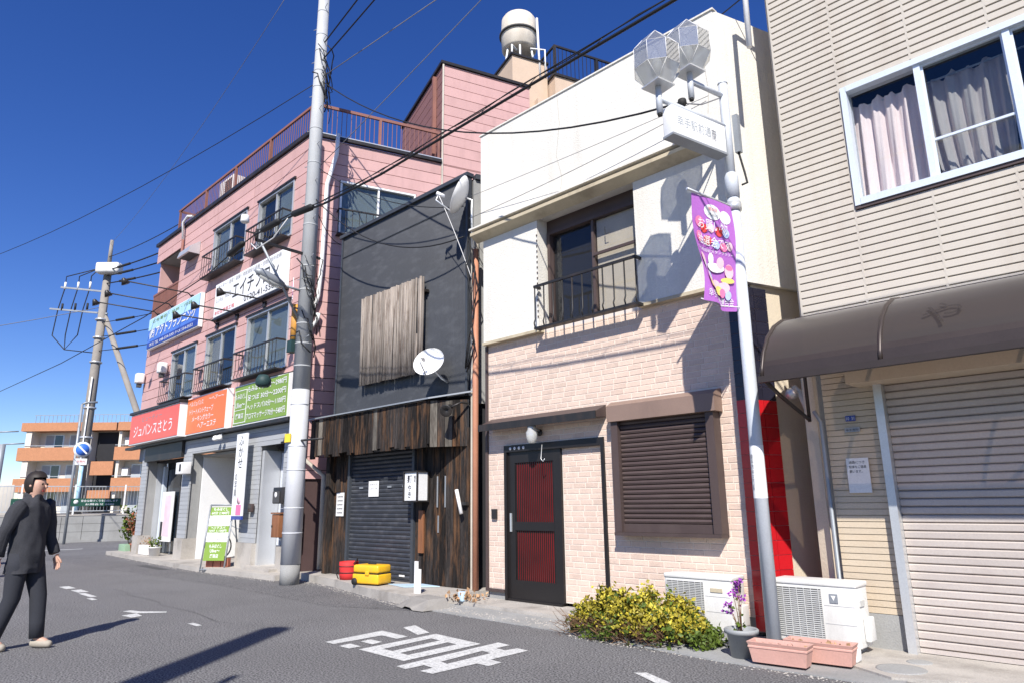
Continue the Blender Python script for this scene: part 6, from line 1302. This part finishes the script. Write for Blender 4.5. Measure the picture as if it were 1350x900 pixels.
    fs = [[v.index for v in fa.verts] for fa in hb.faces if not (fa.calc_center_median().x > .30 and fa.calc_center_median().z < .40)]
    hm.add(vs, fs, True); hb.free(); build(hm, 'hair', hairm, t)
    fc = MB(); fc.tube([P(.105,0,1.625), P(.125,0,1.595)], [.008*k,.014*k], 6); build(fc, 'nose', 'skin', t)
    for b in (-.033,.033): build(MB().lathe(P(.101,b,1.632), [(0,.004),(.012,.002),(.013,0)], 10, axis=f), 'eye', 'hair', t); build(MB().lathe(P(.01,b*2.75,1.615), [(0,.006),(.010,.005),(.014,0)], 10, axis=r_*b), 'ear', 'skin', t)
    build(MB().rbox(P(.099,0,1.562), (.008,.045,.008), M), 'mouth', 'ink_red', t)
    # hands: palm and five fingers
    for wr, el_, sg in ((wL, eL, -1), (wR, eR, 1)):
        dn = (wr-el_).normalized(); ac = f; pv = [wr, wr+dn*.05*k, wr+dn*.09*k]
        hv = [wr, wr+dn*.085*k]; he = [(0,1)]; hr = [.026*k,.034*k]
        for q in range(4):
            b0 = wr+dn*.09*k+ac*((q-1.5)*.02*k); L = (.07,.08,.075,.06)[q]*k; m1 = b0+dn*L*.55-r_*sg*.008*k; m2 = b0+dn*L-r_*sg*.022*k
            i = len(hv); hv += [b0, m1, m2]; he += [(1,i),(i,i+1),(i+1,i+2)]; hr += [.0095*k,.009*k,.007*k]
        i = len(hv); tb0 = wr+dn*.03*k+ac*.03*k; hv += [tb0, tb0+dn*.035*k+ac*.02*k, tb0+dn*.065*k+ac*.022*k]; he += [(0,i),(i,i+1),(i+1,i+2)]; hr += [.012*k,.0105*k,.008*k]
        skinmesh('hand', 'skin', t, hv, he, hr, 0, 1)
    return t
person('person in dark grey coat and dark trousers walking on the road', -8.95, 1.74, 1.78, (.62,.50), .16, 'coat_dark', 'trouser_dark', 'hair')
person('person in black jacket standing beyond the road behind the grey coated person', -18.2, 2.55, 1.85, (-.2,-1), .05, 'coat_dark', 'trouser_dark', 'hair')

# ---------------------------------------------------------------- poles on this side of the street (their shadows fall across the road)
tag(build(MB().tube([(-1.80,-3.73,0),(-1.80,-3.73,9.3)], [.25,.19], 18), 'utility_pole', 'pole_concrete'), 'concrete utility pole on the opposite pavement behind the viewpoint', 'utility pole')
tag(build(MB().tube([(-2.12,-2.25,0),(-2.12,-2.25,6.0)], [.06,.045], 12), 'sign_post', 'grey_metal'), 'slim grey sign post on the opposite pavement beside the pole', 'post')

# ---------------------------------------------------------------- grit along the wall foot
gm = MB()
def grit(x0, y0, x1, y1, n, sp, z):
    for k in range(n):
        t_ = random.random(); x = x0+(x1-x0)*t_+random.gauss(0, .02); y = y0+(y1-y0)*t_+random.gauss(0, sp); r_ = random.uniform(.004, .014); h = r_*random.uniform(.5, .9)
        a = random.uniform(0, 6.28); c_, s_ = math.cos(a)*r_, math.sin(a)*r_
        gm.add([(x+c_,y+s_,z),(x-s_,y+c_,z),(x-c_,y-s_,z),(x+s_,y-c_,z),(x+c_*.2,y+s_*.1,z+h)], [(0,1,4),(1,2,4),(2,3,4),(3,0,4)])
grit(-24,6.75,-16.4,6.32,180,.06,.002); grit(-16.4,6.32,-12.9,6.5,140,.06,.002); grit(-12.6,6.95,-8.2,6.18,320,.07,.003); grit(-8.1,6.35,-5.2,6.35,380,.12,.013); grit(-5.2,6.02,-2.0,5.98,240,.05,.002); grit(-7.8,7.15,-5.0,7.1,120,.06,.056)
o = build(gm, 'grit', 'concrete', origin=(-9, 6.5, 0)); o['kind'] = 'stuff'; tag(o, 'loose grit and crumbs along the foot of the houses', 'grit')
